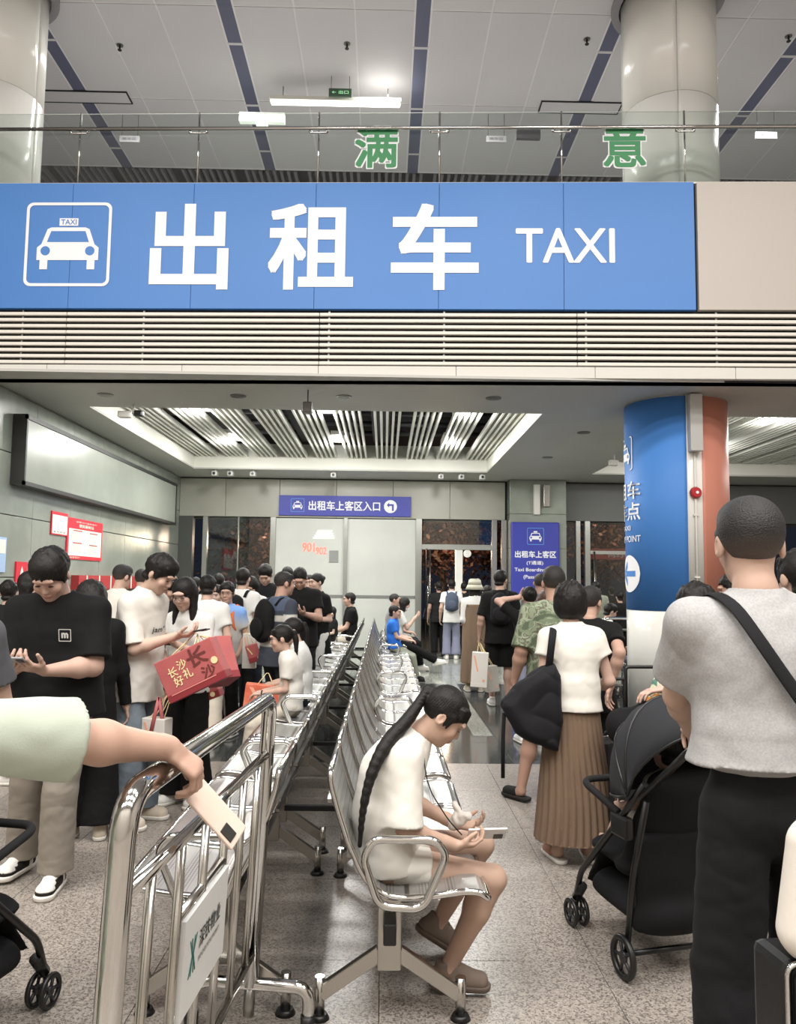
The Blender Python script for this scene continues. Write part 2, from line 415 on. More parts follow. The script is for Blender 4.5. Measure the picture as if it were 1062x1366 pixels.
# ================================================================ materials of the place
def granite(name, c1, c2, c3, rough, scale):
    m = bpy.data.materials.new(name); m.use_nodes = True; nt = m.node_tree; b = nt.nodes['Principled BSDF']; N = nt.nodes.new; L = nt.links.new
    g = N('ShaderNodeNewGeometry'); v = N('ShaderNodeTexVoronoi'); v.inputs['Scale'].default_value = scale; L(g.outputs['Position'], v.inputs['Vector'])
    sp = N('ShaderNodeSeparateColor'); L(v.outputs['Color'], sp.inputs[0])
    cr = N('ShaderNodeValToRGB'); e = cr.color_ramp.elements; e[0].color = (*lin(c3), 1); e[0].position = .12; e[1].color = (*lin(c1), 1); e[1].position = .45
    q = cr.color_ramp.elements.new(.95); q.color = (*lin(c2), 1); L(sp.outputs[0], cr.inputs[0])
    n = N('ShaderNodeTexNoise'); n.inputs['Scale'].default_value = 1.3; n.inputs['Detail'].default_value = 5; L(g.outputs['Position'], n.inputs['Vector'])
    r = N('ShaderNodeMapRange'); r.inputs[1].default_value = .35; r.inputs[2].default_value = .7; r.inputs[3].default_value = 1.06; r.inputs[4].default_value = .86; L(n.outputs['Fac'], r.inputs[0])
    mx = N('ShaderNodeVectorMath'); mx.operation = 'SCALE'; L(cr.outputs[0], mx.inputs[0]); L(r.outputs[0], mx.inputs['Scale']); L(mx.outputs[0], b.inputs['Base Color'])
    b.inputs['Roughness'].default_value = rough
    rr = N('ShaderNodeMapRange'); rr.inputs[3].default_value = rough*.7; rr.inputs[4].default_value = rough*1.35; L(n.outputs['Fac'], rr.inputs[0]); L(rr.outputs[0], b.inputs['Roughness'])
    return m
GRAN = granite('speckled granite', '978f86', 'aba39a', '68615b', .30, 150)
DARKST = granite('dark polished stone', '4a4c4b', '565856', '3a3c3c', .11, 60)
PALEST = granite('pale polished stone', '9a9d96', 'a8aba3', '85887f', .10, 60)
WALLST = mat('grey green stone', '949a90', .22, noise=(1.6, '7f867d', .8), bump=(6, .03))
JOINT = mat('dark joint', '3b3a38', .8)
WHITE = mat('white paint', 'd9d7d0', .55); SOFF = mat('soffit paint', 'c3c2bc', .5, noise=(.8, 'b8b7b0', .5))
CEIL = mat('ceiling panel grey', 'c9c8cd', .5, noise=(.5, 'c0bfc5', .6)); STRIP = mat('ceiling strip blue grey', '5c6078', .6)
BLUE = mat('sign blue', '4680c8', .45, noise=(.35, '417abf', .5)); INK = mat('indigo sign', '3a41a4', .45); LWHITE = mat('lettering white', 'f1f2f5', .5)
BEIGE = mat('beige metal panel', 'bdb6ae', .45); LOUV = mat('louvre aluminium', 'e4dfd6', .4); DARK = mat('dark void', '26262a', .8)
COLM = mat('column enamel', 'e9e8e2', .2); ORANGE = mat('orange wrap', 'cb8572', .5); BWRAP = mat('blue wrap', '4784cf', .6)
STEEL = mat('brushed steel', 'b9b6b0', .22, 1.0, bump=(60, .02)); CHROME = mat('polished steel', 'c9c8c5', .09, 1.0)
DSTEEL = mat('dull steel', '8d8b87', .32, 1.0); BLACKP = mat('black plastic', '151515', .4); BLACKM = mat('black satin', '101010', .5)
HEADER = mat('header panel', 'a9a99d', .35, noise=(1.2, '9c9c91', .6)); DHEAD = mat('dark header', '5e605d', .5)
FROST = mat('frosted film', 'd2d5cf', .3, noise=(.7, 'c0c3bd', .7)); REDP = mat('poster red', 'd4283a', .5); PAPER = mat('poster paper', 'f3f1e4', .5)
GREYTXT = mat('grey print', 'a5a4a0', .6); GREEN = mat('green character', '3f8c5a', .5); TBLUE = mat('cyan outline', '5a9be0', .5)
def glassmat(name, tint, a, rough=.02):
    m = bpy.data.materials.new(name); m.use_nodes = True; nt = m.node_tree; N = nt.nodes.new; L = nt.links.new
    nt.nodes.remove(nt.nodes['Principled BSDF']); out = nt.nodes['Material Output']
    t = N('ShaderNodeBsdfTransparent'); t.inputs[0].default_value = (*tint, 1); g = N('ShaderNodeBsdfGlossy'); g.inputs['Roughness'].default_value = rough
    f = N('ShaderNodeFresnel'); f.inputs[0].default_value = 1.5; ad = N('ShaderNodeMath'); ad.operation = 'ADD'; ad.inputs[1].default_value = a; L(f.outputs[0], ad.inputs[0])
    mx = N('ShaderNodeMixShader'); L(ad.outputs[0], mx.inputs[0]); L(t.outputs[0], mx.inputs[1]); L(g.outputs[0], mx.inputs[2]); L(mx.outputs[0], out.inputs[0]); return m
GLASS = glassmat('clear glass', (.93, .96, .95), 0.01); DGLASS = glassmat('door glass', (.80, .84, .82), .02)
# ================================================================ floor
fl = empty('floor'); tag(fl, kind='structure')
MB().box(-9, 12, -6, 30, -.12, -.010).build('floor_bed', JOINT, fl)
tileA = None
def tiles(x0, x1, nx, y0, y1, ny, m, rows=None):
    global _t
    w_, d = (x1-x0)/nx, (y1-y0)/ny
    proto = MB().bbox(-w_/2+.0012, w_/2-.0012, -d/2+.0012, d/2-.0012, -.012, 0, .0015)
    o = proto.build('floor_tile', m, fl)
    for j in range(ny):
        for i in range(nx):
            q = o if (i, j) == (0, 0) else link(o.copy(), fl); q.location = (x0+w_*(i+.5), y0+d*(j+.5), 0)
tiles(-5.4, 5.4, 12, .75, 7.05, 7, GRAN)
MB().box(-9, -5.4, -6, 9.2, -.012, 0).box(5.4, 12, -6, 9.2, -.012, 0).box(-5.4, 5.4, -6, .75, -.012, 0).build('floor_margin', GRAN, fl)
tiles(-4.8, 5.4, 12, 7.05, 12.45, 6, DARKST)
tiles(-4.8, 5.4, 12, 12.45, 18.4, 6, PALEST)
MB().box(5.4, 12, 9.2, 18.4, -.012, 0).build('floor_margin', DARKST, fl)
MB().bbox(.93, 1.13, 8.3, 12.44, 0.0, .0015, .0005).build('pale_inlay', PALEST, fl)
# ================================================================ hall shell
def struct(mb, name, m): return tag(mb.build(name, m), kind='structure')
CZ = 9.5; KC = 1.097
struct(MB().box(-9.2, -9.0, -6, 9.3, 0, 9.6), 'wall_left_hall', BEIGE)
struct(MB().box(12, 12.2, -6, 22, 0, 9.6), 'wall_right_hall', BEIGE)
struct(MB().box(-9.2, 12.2, -6.2, -6, 0, 9.6), 'wall_back', BEIGE)
hc = empty('ceiling'); tag(hc, kind='structure')
Y0C, Y1C = 7.5*KC, 13.55*KC
MB().box(-9.2, 12.2, -6.2, Y0C, CZ, CZ+.2).build('ceiling_slab', CEIL, hc)
MB().box(-9.2, 12.2, Y0C, Y1C, CZ+.006, CZ+.2).build('ceiling_backing', mat('joint pale', 'dddbe0', .5), hc)
xs = []
strips = tuple(v*KC for v in (-7.27, -4.75, -2.23, .29, 2.81, 5.33, 7.85)); SWD = .21*KC
for sx in strips: MB().box(sx+.015, sx+SWD-.015, Y0C, Y1C, CZ+.003, CZ+.0055).build('dark_strip', STRIP, hc)
for k in range(len(strips)-1):
    a = strips[k]+SWD; b = strips[k+1]; xs += [(a+(b-a)*j/3, a+(b-a)*(j+1)/3) for j in range(3)]
pw = xs[0][1]-xs[0][0]; cp = MB().bbox(-pw/2+.014, pw/2-.014, -KC+.014, KC-.014, 0, .005, .002).build('ceiling_panel', CEIL, hc)
first = True
for (a, b) in xs:
    for y in (8.5, 10.5, 12.5):
        o = cp if first else link(cp.copy(), hc); first = False; o.location = ((a+b)/2, y*KC, CZ-.002)
for sx in strips:
    for y in (9.0, 10.2, 11.6, 12.9): MB().box(sx, sx+SWD, y*KC, y*KC+.05, CZ-.002, CZ+.004).build('strip_bar', CEIL, hc)
MB().box(-9.2, 12.2, Y1C, 22, CZ+.25, CZ+.4).build('dark_ceiling', DARK, hc)
sl = MB().box(-.027, .027, Y1C+.05, 20.8, CZ, CZ+.09).build('ceiling_slat', mat('grey slat', '77757c', .5), hc)
for k in range(110):
    if k % 9 in (4,): continue
    o = sl if k == 0 else link(sl.copy(), hc); o.location = (-7.2+k*.137, 0, 0)
MB().box(-9.2, 12.2, 21, 21.2, 3.9, CZ+.3).build('gallery_back', mat('gallery wall', '4c4b50', .7), hc)
struct(MB().box(-9.2, 12.2, 9.62, 21, 5.9, 6.2), 'floor_gallery', SOFF)
# long flat access hatches outlined in the ceiling
for (px0, px1, py) in ((55, 175, 131), (725, 830, 131)):
    a = atz(px0, py, CZ); b = atz(px1, py+5, CZ)
    o = empty('access_hatch', (0, 0, 0)); tag(o, 'thin dark outlined hatch in the '+('left' if px0 < 400 else 'right')+' part of the high ceiling', 'hatch')
    MB().box(a.x, b.x, 12.45, 12.74, CZ-.015, CZ).build('hatch_panel', CEIL, o); ring_ = MB()
    for (x0, x1, y0, y1) in ((a.x-.02, b.x+.02, 12.43, 12.45), (a.x-.02, b.x+.02, 12.74, 12.76), (a.x-.02, a.x, 12.45, 12.74), (b.x, b.x+.02, 12.45, 12.74)): ring_.box(x0, x1, y0, y1, CZ-.02, CZ)
    ring_.build('hatch_frame', DARK, o)
# ================================================================ facade over the lobby
FY = 9.1; FR = math.radians(-2.5); FLOC = (.3966, FY-.0173, 0)
def fac(name, label=None, cat=None, kind=None, group=None): return empty(name, FLOC, FR, label, cat, group, kind)
TF = lambda u, v, w_: (u, -w_, v)
fa = fac('wall_facade', kind='structure')
MB().box(-7.6, 11.6, .02, .20, 3.9, 6.25).build('facade_core', DARK, fa)
for k in range(12):
    u = -7.6+k*1.6; MB().bbox(u+.002, u+1.598, -.06, .02, 3.92, 4.055, .006).build('edge_panel', WHITE, fa)
lv = empty('louvre_band', FLOC, FR, 'white horizontal louvre slats under the big blue taxi sign', 'louvre')
n = 9
for k in range(n):
    z = 4.075+k*.0725
    for j in range(6):
        u = -7.2+j*3.0+(.37 if k % 2 else 0)*0
        MB().bbox(u+.003, u+2.997, -.045, 0.0, z, z+.038, .006).build('slat', LOUV, lv)
for u in (-4.75, -3.3, -1.1, .25, 1.9, 3.4):
    MB().box(u, u+.02, -.01, .015, 4.06, 4.73).build('louvre_bracket', DSTEEL, lv)
sg = fac('taxi_sign', 'big blue sign band with white taxi icon, three large Chinese characters and TAXI', 'sign')
us = (-7.11, -5.65, -4.19, -2.73, -1.27, .19, 1.65, 3.17)
for a, b in zip(us[:-1], us[1:]): MB().bbox(a+.0015, b-.0015, -.055, .015, 4.735, 6.275, .004).build('blue_panel', BLUE, sg)
TS = lambda u, v, w_: (u, -.056-w_, v)
taxi_icon(TS, -4.735, 5.0, 1.03, LWHITE, BLUE, sg, .006, True, True)
for ch, (u0, u1) in zip('出租车', ((-3.21, -2.315), (-1.80, -.835), (-.35, .635))):
    letters(ch, TS, u0, u1, 4.985, 5.99, .006, bold=.022).build('lettering', LWHITE, sg)
letters('TAXI', TS, 1.095, 2.235, 5.30, 5.705, .006, bold=.018).build('lettering', LWHITE, sg)
bp_ = fac('beige_cladding', 'plain beige wall panel to the right of the blue taxi sign', 'panel')
for a, b in ((3.20, 5.9), (5.9, 8.6), (8.6, 11.3)): MB().bbox(a+.003, b-.003, -.055, .015, 4.735, 6.275, .005).build('cladding_panel', BEIGE, bp_)
# glass balustrade on top
gb = fac('glass_balustrade', 'clear glass railing with steel posts and rail above the blue sign', 'railing')
posts = [-7.11+1.46*k for k in range(13)]
for k, u in enumerate(posts[:-1]):
    MB().box(u+.012, posts[k+1]-.012, .05, .062, 6.29, 7.21).build('glass_pane', GLASS, gb)
MB().box(-7.2, 11.0, -.02, .16, 6.275, 6.295).build('coping', LOUV, gb)
for u in posts:
    MB().tube([(u, .056, 6.29), (u, .056, 7.22)], .011, 8).build('post', CHROME, gb)
    b_ = MB(); b_.tube(fillet([(u-.10, .03, 6.955), (u-.10, .0, 6.93), (u+.10, .0, 6.93), (u+.10, .03, 6.955)], .03), .012, 8)
    b_.ball((u-.10, .03, 6.96), .02, 8, 6); b_.ball((u+.10, .03, 6.96), .02, 8, 6); b_.build('bracket', CHROME, gb)
MB().tube([(-7.2, .0, 6.985), (11, .0, 6.985)], .021, 10).build('handrail', CHROME, gb)
for ch, u0, u1 in (('满', -.815, -.323), ('意', 2.155, 2.635)):
    o = empty('green_character', FLOC, FR, 'green character with white edge on the glass, '+('left one' if ch == '满' else 'right one before the column'), 'sign')
    T = lambda u, v, w_: (u, .045-w_, v)
    letters(ch, T, u0, u1, 6.52, 7.015, .002, bold=.05).build('white_edge', LWHITE, o)
    letters(ch, T, u0, u1, 6.52, 7.015, .006, bold=.022).build('character', GREEN, o)
# ================================================================ columns
def arc_panel(mb, cx, cy, r0, r1, a0, a1, z0, z1, n=14):
    vs = []
    for z in (z0, z1):
        for r in (r0, r1):
            for k in range(n+1):
                a = math.radians(a0+(a1-a0)*k/n); vs.append((cx+r*math.cos(a), cy+r*math.sin(a), z))
    m_ = n+1; fs = []
    for k in range(n):
        fs += [(m_+k, m_+k+1, 3*m_+k+1, 3*m_+k)]
        fs += [(2*m_+k, 3*m_+k, 3*m_+k+1, 2*m_+k+1), (k, k+1, m_+k+1, m_+k)]
    fs += [(0, m_, 3*m_, 2*m_), (n, 2*m_+n, 3*m_+n, m_+n)]
    b = len(mb.v); mb.add(vs, fs, False)
    return mb
def smooth_arc(o):
    for p in o.data.polygons: p.use_smooth = abs(p.normal.z) < .5
    return o
CY = 10.17
def column(cx, r, zz, name, label):
    o = empty(name, (cx, CY, zz[0]), 0, label, 'column')
    for z0, z1 in zip(zz[:-1], zz[1:]):
        for a0 in (-100, -10, 80, 170):
            q = arc_panel(MB(), 0, 0, r-.05, r, a0+.35, a0+89.65, z0-zz[0]+.003, z1-zz[0]-.003).build('cladding_panel', COLM, o); smooth_arc(q)
    MB().disc((0, 0, 0), r-.052, zz[-1]-zz[0], 32).build('column_core', DSTEEL, o)
    return o
column(3.76, .615, (6.2, 7.85, 9.5), 'round_column', 'white round column behind the glass railing on the right, upper floor')
column(-5.30, .615, (6.2, 7.85, 9.5), 'round_column', 'white round column at the upper left edge')
pc = column(3.76, .635, (0, 1.55, 3.9), 'round_column', 'round lobby column wrapped in blue and orange with white base')
for cx in (3.76, -5.30):
    q = arc_panel(MB(), cx, CY, .64, .745, 0, 359.9, 9.44, 9.56, 40); q = q.build('column_collar', mat('collar grey', '8e8c92', .5))
    smooth_arc(q); tag(q, 'grey ring collar where the '+('right' if cx > 0 else 'left')+' upper column meets the ceiling', 'collar')
# wraps: angle from -Y direction
wr = empty('blue_wrap', (3.76, CY, 0), 0, 'blue vinyl wrap with white taxi stand print round the lobby column', 'banner')
smooth_arc(arc_panel(MB(), 0, 0, .636, .640, -250, -98.8, 1.245, 3.885, 40).build('blue_sheet', BWRAP, wr))
def TCv(u, v, w_):
    a = math.radians(-174)+u/.642; r = .642+w_; return (r*math.cos(a), r*math.sin(a), v)
TCv0 = TCv
def TCv(u, v, w_): return TCv0(u, v, w_+.006)
taxi_icon(TCv, -.33, 3.02, .44, LWHITE, BWRAP, wr, .002)
letters('出租车', TCv, -.62, .25, 2.65, 2.87, .003, bold=.02).build('lettering', LWHITE, wr)
letters('上车点', TCv, -.62, .25, 2.38, 2.60, .003, bold=.02).build('lettering', LWHITE, wr)
letters('TAXI', TCv, -.25, .05, 2.25, 2.31, .003, bold=.02).build('lettering', LWHITE, wr)
letters('PICK-UP POINT', TCv, -.50, .25, 2.10, 2.18, .003, bold=.01).build('lettering', LWHITE, wr)
def strips_on(mb, f, u0, u1, n, w_):
    """curved print: thin upright strips between lower and upper edge f(u)"""
    for k in range(n):
        a, b = u0+(u1-u0)*k/n, u0+(u1-u0)*(k+1)/n; (l0, h0), (l1, h1) = f(a), f(b); mb.add([TCv(a, l0, w_), TCv(b, l1, w_), TCv(b, h1, w_), TCv(a, h0, w_)], [(0, 1, 2, 3)], True)
    return mb
cd_ = lambda u: (1.70-math.sqrt(max(.235**2-u*u, 0)), 1.70+math.sqrt(max(.235**2-u*u, 0)))
strips_on(MB(), cd_, -.235, .235, 30, .001).build('white_disc', LWHITE, wr)
ar = strips_on(MB(), lambda u: (1.665, 1.735), -.10, .15, 12, .004); strips_on(ar, lambda u: (1.70-(u+.17)*1.0-.04, 1.70-(u+.17)*1.0+.04), -.17, -.05, 8, .004); strips_on(ar, lambda u: (1.70+(u+.17)*1.0-.04, 1.70+(u+.17)*1.0+.04), -.17, -.05, 8, .004)
ar.build('arrow', BWRAP, wr)
ow = arc_panel(MB(), 0, 0, .636, .640, -81.8, 40, 1.3, 3.885, 30).build('orange_wrap', ORANGE, None, (3.76, CY, 0)); smooth_arc(ow); tag(ow, 'orange vinyl wrap on the right side of the lobby column', 'banner')
# conduit, trunking and alarm on the bare strip
def cyl(a, r, z): a = math.radians(a); return (3.76+r*math.cos(a), CY+r*math.sin(a), z)
cd = empty('wall_conduit', cyl(-90.5, .64, 1.3), 0, 'white vertical conduit running down the bare strip of the column', 'conduit')
MB().tube([(0, -.015, 0), (0, -.015, 2.0)], .013, 8).build('pipe', WHITE, cd)
for z in (.35, 1.1): MB().box(-.03, .03, -.03, .01, z, z+.02).build('clip', WHITE, cd)
tr = MB(); T_ = Matrix.Translation(cyl(-91, .70, 3.3)) @ Matrix.Rotation(math.radians(-1), 4, 'Z')
tr.bbox(-.075, .075, -.06, .06, -.12, .58, .008, T_); o = tr.build('cable_trunking', mat('trunking', 'b4b3b0', .45)); tag(o, 'light grey metal trunking box at the top of the lobby column', 'trunking')
p = cyl(-90.5, .66, 2.68); al = empty('fire_alarm_bell', p, 0, 'round red fire alarm bell on the lobby column', 'alarm')
MB().disc((0, .0, 0), .075, -.05, 24, 'y', .055).build('bell_dome', mat('alarm red', 'b3262a', .35), al); MB().disc((0, -.05, 0), .018, -.008, 14, 'y').build('bell_hub', LWHITE, al)
p = cyl(-90.5, .665, 1.36); ab = empty('alarm_plate', p, 0, 'small red and white alarm call plate low on the lobby column', 'plate')
MB().bbox(-.075, .075, -.008, .008, -.10, .10, .003).build('plate', mat('plate red', '8c2b26', .5), ab)
MB().box(-.06, .0, -.012, -.007, -.07, .06).build('notice', PAPER, ab); MB().ball((-.03, -.012, .035), .018, 8, 6, (1, .3, 1)).build('call_button', mat('alarm red', 'b3262a', .35), ab)
# ================================================================ lobby ceiling with recesses
Zs = 3.9
cl = empty('ceiling_lobby'); tag(cl, kind='structure')
for (x0, x1, y0, y1) in ((-5.2, 12, 8.95, 10.8), (-5.2, -4.08, 10.8, 16.8), (2.15, 4.4, 10.8, 16.8), (10.8, 12, 10.8, 16.8), (-5.2, 12, 16.8, 18.4)):
    MB().box(x0, x1, y0, y1, Zs, Zs+.03).build('soffit_board', SOFF, cl)
FAS = mat('recess fascia', 'e6e6dc', .5)
for (x0, x1) in ((-4.08, 2.15), (4.4, 10.8)):
    for q in ((x0-.05, x0, 10.75, 16.85), (x1, x1+.05, 10.75, 16.85), (x0, x1, 10.75, 10.8), (x0, x1, 16.8, 16.85)):
        MB().box(*q, Zs+.03, 4.45).build('recess_fascia', FAS, cl)
    MB().box(x0, x1, 10.75, 16.85, 4.75, 4.8).build('recess_top', DARK, cl)
    mb = MB()
    for k in range(6): mb.tube([(x0+.2, 11.3+k, 4.62), (x1-.2, 11.3+k, 4.62)], .05, 8)
    mb.build('service_pipe', mat('pipe grey', '4a4a4d', .6), cl)
    for k in range(4): MB().box(x0+.8+k*1.5, x0+1.15+k*1.5, 10.9, 16.7, 4.5, 4.66).build('duct', mat('duct grey', '3c3d40', .6), cl)
slat = MB().bbox(-.02, .02, 10.82, 16.78, 4.16, 4.25, .004).build('slat', FAS, cl); first = True
def slats(x0, x1):
    global first
    x = x0+.10; k = 0
    while x < x1-.05:
        o = slat if first else link(slat.copy(), cl); first = False; o.location = (x, 0, 0)
        k += 1; x += .098 if k % 5 else .24
slats(-4.08, 2.15); slats(4.4, 10.8)
# recess light fittings (housings of the lamps defined at the top)
for k, (x, y) in enumerate(((-2.9, 12.3), (-0.9, 12.3), (1.2, 12.3), (-2.9, 15.0), (-0.9, 15.0), (1.2, 15.0), (6.0, 12.3), (8.0, 12.3), (6.0, 15.0))):
    o = empty('recess_lamp', (x, y, 4.19)); tag(o, 'glowing lamp among the lobby ceiling slats, '+('front row left', 'front row middle', 'front row right', 'rear row left', 'rear row middle', 'rear row right', 'right of the column, front', 'far right of the column', 'right of the column, rear')[k], 'lamp', 'ceiling slat lamps')
    MB().bbox(-.14, .14, -.42, .42, .07, .15, .01).build('housing', WHITE, o)
for k, (x, y) in enumerate(((-3.6, 10.05), (-1.9, 10.0), (-.55, 9.95), (1.35, 9.9), (3.05, 12.1), (3.0, 14.6))):
    o = empty('downlight', (x, y, Zs)); tag(o, 'small flush downlight ring in the lobby soffit, '+('leftmost of the front four', 'second from the left in front', 'third from the left in front', 'rightmost of the front four', 'front one between the two slat recesses', 'rear one between the two slat recesses')[k], 'downlight', 'soffit downlights')
    mb = MB(); mb.disc((0, 0, -.012), .10, .012, 20); mb.build('trim_ring', DSTEEL, o); MB().disc((0, 0, -.016), .07, .005, 20).build('lens', mat('dim lens', '6a6a66', .3), o)
# ================================================================ left lobby wall
XW = -4.72
lw = empty('wall_left'); tag(lw, kind='structure')
MB().box(XW-.3, XW-.03, 9.35, 18.4, 0, Zs).build('wall_core', JOINT, lw)
first = True; wp = MB().bbox(-.03, 0, .003, 1.267, .003, .772, .004).build('stone_panel', WALLST, lw)
for i in range(7):
    for j in range(5):
        o = wp if first else link(wp.copy(), lw); first = False; o.location = (XW, 9.4+i*1.27, j*.78)
MB().bbox(XW-.45, XW+.02, 9.05, 9.36, 0, Zs, .01).build('end_pier', WALLST, lw)
TW = lambda u, v, w_: (XW+w_, u, v)
def atx(px, py, x):
    d = ray(px, py); p = d*(x/d[0]); return (p[1], p[2]+CAM_H)
lb = empty('blank_lightbox', (0, 0, 0), 0, 'long blank grey wall lightbox with dark frame above the red posters', 'lightbox')
a = atx(42, 528, -4.56); b = atx(236, 634, -4.56); c = atx(22, 638, -4.56)
y0, y1, z0, z1 = a[0]-.12, min(b[0], 18.0), 2.72, 3.62
MB().box(XW, XW+.15, y0, y1, z0, z1).build('box_body', mat('dark frame', '2b2c2b', .5), lb)
MB().box(XW+.15, XW+.165, y0+.04, y1-.04, z0+.05, z1-.06).build('blank_face', mat('blank face', '9aa096', .25, noise=(1.0, '8b9188', .8)), lb)
fr = MB()
for q in ((y0, y1, z0, z0+.05), (y0, y1, z1-.06, z1), (y0, y0+.04, z0, z1), (y1-.04, y1, z0, z1)): fr.box(XW+.15, XW+.18, *q)
fr.build('frame', mat('dark frame', '2b2c2b', .5), lb)
# posters
def poster(y0, y1, z0, z1, label, big):
    o = empty('wall_poster', (0, 0, 0), 0, label, 'poster')
    MB().box(XW, XW+.02, y0, y1, z0, z1).build('red_board', REDP, o)
    H_ = z1-z0; W_ = y1-y0
    if big:
        MB().box(XW+.02, XW+.024, y0+.04*W_, y1-.04*W_, z0+.09*H_, z0+.74*H_).build('white_sheet', PAPER, o)
        letters('旅客出行服务指引', TW, y0+.22*W_, y1-.2*W_, z0+.90*H_, z0+.94*H_, .024).build('lettering', PAPER, o)
        letters('便民服务站', TW, y0+.30*W_, y1-.28*W_, z0+.79*H_, z0+.87*H_, .024, bold=.02).build('lettering', PAPER, o)
        r = random.Random(3)
        for (cu, cv) in ((.27, .70), (.72, .68), (.27, .40), (.72, .38)):
            MB().box(XW+.024, XW+.027, y0+(cu-.12)*W_, y0+(cu+.12)*W_, z0+(cv-.015)*H_, z0+(cv+.015)*H_).build('caption', mat('caption brown', 'b0564a', .6), o)
            mb = MB()
            for k in range(7): mb.box(XW+.024, XW+.026, y0+(cu-.18)*W_, y0+(cu+.05+.13*r.random())*W_, z0+(cv-.05-.028*k)*H_, z0+(cv-.042-.028*k)*H_)
            mb.build('print_lines', GREYTXT, o)
        letters('温馨提示', TW, y0+.08*W_, y0+.35*W_, z0+.025*H_, z0+.065*H_, .024).build('lettering', PAPER, o)
    else:
        MB().box(XW+.02, XW+.024, y0+.03*W_, y1-.03*W_, z0+.05*H_, z0+.86*H_).build('white_sheet', PAPER, o)
        mb = MB(); mb.prism([(y0+W_*(.5+.15*math.cos(t)), z0+H_*(.45+.26*math.sin(t))) for t in [2*math.pi*k/20 for k in range(20)]], TW, .024, .027); mb.build('grey_motif', mat('pale motif', 'd0ced4', .6), o)
        mb = MB()
        for k in range(4): mb.box(XW+.024, XW+.026, y0+(.12+.2*k)*W_, y0+(.25+.2*k)*W_, z0+.10*H_, z0+.17*H_)
        mb.build('print_lines', GREYTXT, o)
def span(px0, px1, pyt, pyb):
    a = atx(px0, pyt, XW); b = atx(px1, pyt, XW); c = atx(px0, pyb, XW); return a[0], b[0], c[1], a[1]
q = span(90, 137, 668, 742); poster(q[0], q[1], 1.84, 2.46, 'large red and white notice poster with two columns of text', True)
q = span(69, 91, 660, 701); poster(q[0], q[1]-.02, 2.17, 2.50, 'small white poster with pale oval motif, left of the large red one', False)
q = span(20, 35, 750, 790)
o = empty('red_notice', (0, 0, 0), 0, 'small red notice with white figure low on the left wall', 'sign')
MB().box(XW, XW+.02, q[0], q[1], 1.45, 1.76).build('board', REDP, o)
mb = MB(); c_ = (q[0]+q[1])/2; mb.prism([(c_-.05, 1.5), (c_+.05, 1.5), (c_+.04, 1.62), (c_, 1.70), (c_-.04, 1.62)], TW, .02, .024); mb.build('white_figure', PAPER, o)
q = span(-14, 7, 718, 760)
o = empty('blue_notice', (0, 0, 0), 0, 'white and pale blue notice at the left picture edge', 'sign')
MB().box(XW, XW+.02, max(q[0], 9.45), q[1], 1.62, 2.05).build('board', mat('notice blue', 'a9c4e6', .5), o); MB().box(XW+.02, XW+.024, max(q[0], 9.45)+.03, q[1]-.03, 1.85, 2.02).build('sheet', PAPER, o)
q = span(95, 185, 765, 790)
o = empty('red_counter_sign', (0, 0, 0), 0, 'low red strip board on the left wall behind the queue', 'sign')
MB().box(XW, XW+.12, q[0], q[1], 1.38, 1.60).build('board', mat('dull red', 'a83234', .5), o)
for k in range(5): MB().box(XW+.12, XW+.125, q[0]+.3+k*(q[1]-q[0]-.6)/5, q[0]+.34+k*(q[1]-q[0]-.6)/5, 1.38, 1.60).build('divider', PAPER, o)
# ================================================================ far wall
YF = 18.2
fw = empty('wall_far'); tag(fw, kind='structure')
def fx(px, py=700, Y=YF): return at(px, py, Y).x
bounds = [-4.72]+[fx(p) for p in (300, 372, 448, 524, 600)]+[fx(674)]
for a, b in zip(bounds[:-1], bounds[1:]): MB().bbox(a+.004, b-.004, YF, YF+.10, 3.0, 3.87, .004).build('header_panel', HEADER, fw)
MB().box(-4.72, 12, YF+.1, YF+.25, 2.95, 3.9).build('header_core', JOINT, fw)
for k, (a, b) in enumerate(((fx(752), fx(836)), (fx(836), fx(960)), (fx(960), 12))): MB().bbox(a+.004, b-.004, YF, YF+.10, 3.0, 3.87, .004).build('header_panel', DHEAD, fw)
pxa, pxb = fx(677), fx(751)
for j in range(5): MB().bbox(pxa, pxb, YF-.35, YF+.3, j*.78+.002, j*.78+.776, .006).build('pier_stone', WALLST, fw)
MB().box(-4.9, -4.40, YF-.02, YF+.2, 0, 3.0).build('wall_return', mat('dark return', '4c4e4b', .4), fw)
# glazing: frames and panes
MUL = mat('mullion grey', 'a3a5a0', .3, .6)
gw = empty('window_1'); tag(gw, kind='structure')
cuts = [(271, 277), (361, 368), (459, 464), (555, 563)]
for a, b in cuts: MB().bbox(fx(a), fx(b), YF-.03, YF+.12, 0, 3.0, .004).build('mullion', MUL, gw)
MB().box(fx(277), fx(318), YF+.04, YF+.055, .02, 2.98).build('glass_pane', DGLASS, gw); MB().box(fx(318.7), fx(361), YF+.04, YF+.055, .02, 2.98).build('glass_pane', DGLASS, gw)
MB().box(fx(317.3), fx(318.7), YF+.02, YF+.07, 0, 3.0).build('glass_joint', MUL, gw)
for a, b in ((368, 459), (464, 555)):
    MB().box(fx(a), fx(b), YF+.04, YF+.055, .02, 2.98).build('frosted_pane', FROST, gw)
    MB().box(fx(a), fx(b), YF+.02, YF+.04, 1.18, 1.24).build('handrail_band', mat('band grey', '7d7f7c', .4), gw)
MB().bbox(fx(440), fx(452), YF+.02, YF+.04, 1.98, 2.25, .003).build('notice_board', mat('notice grey', '8e918e', .5), gw)
dr = empty('door_1'); tag(dr, kind='structure')
MB().bbox(fx(563), fx(656), YF-.02, YF+.10, 2.30, 2.42, .004).build('transom', MUL, dr)
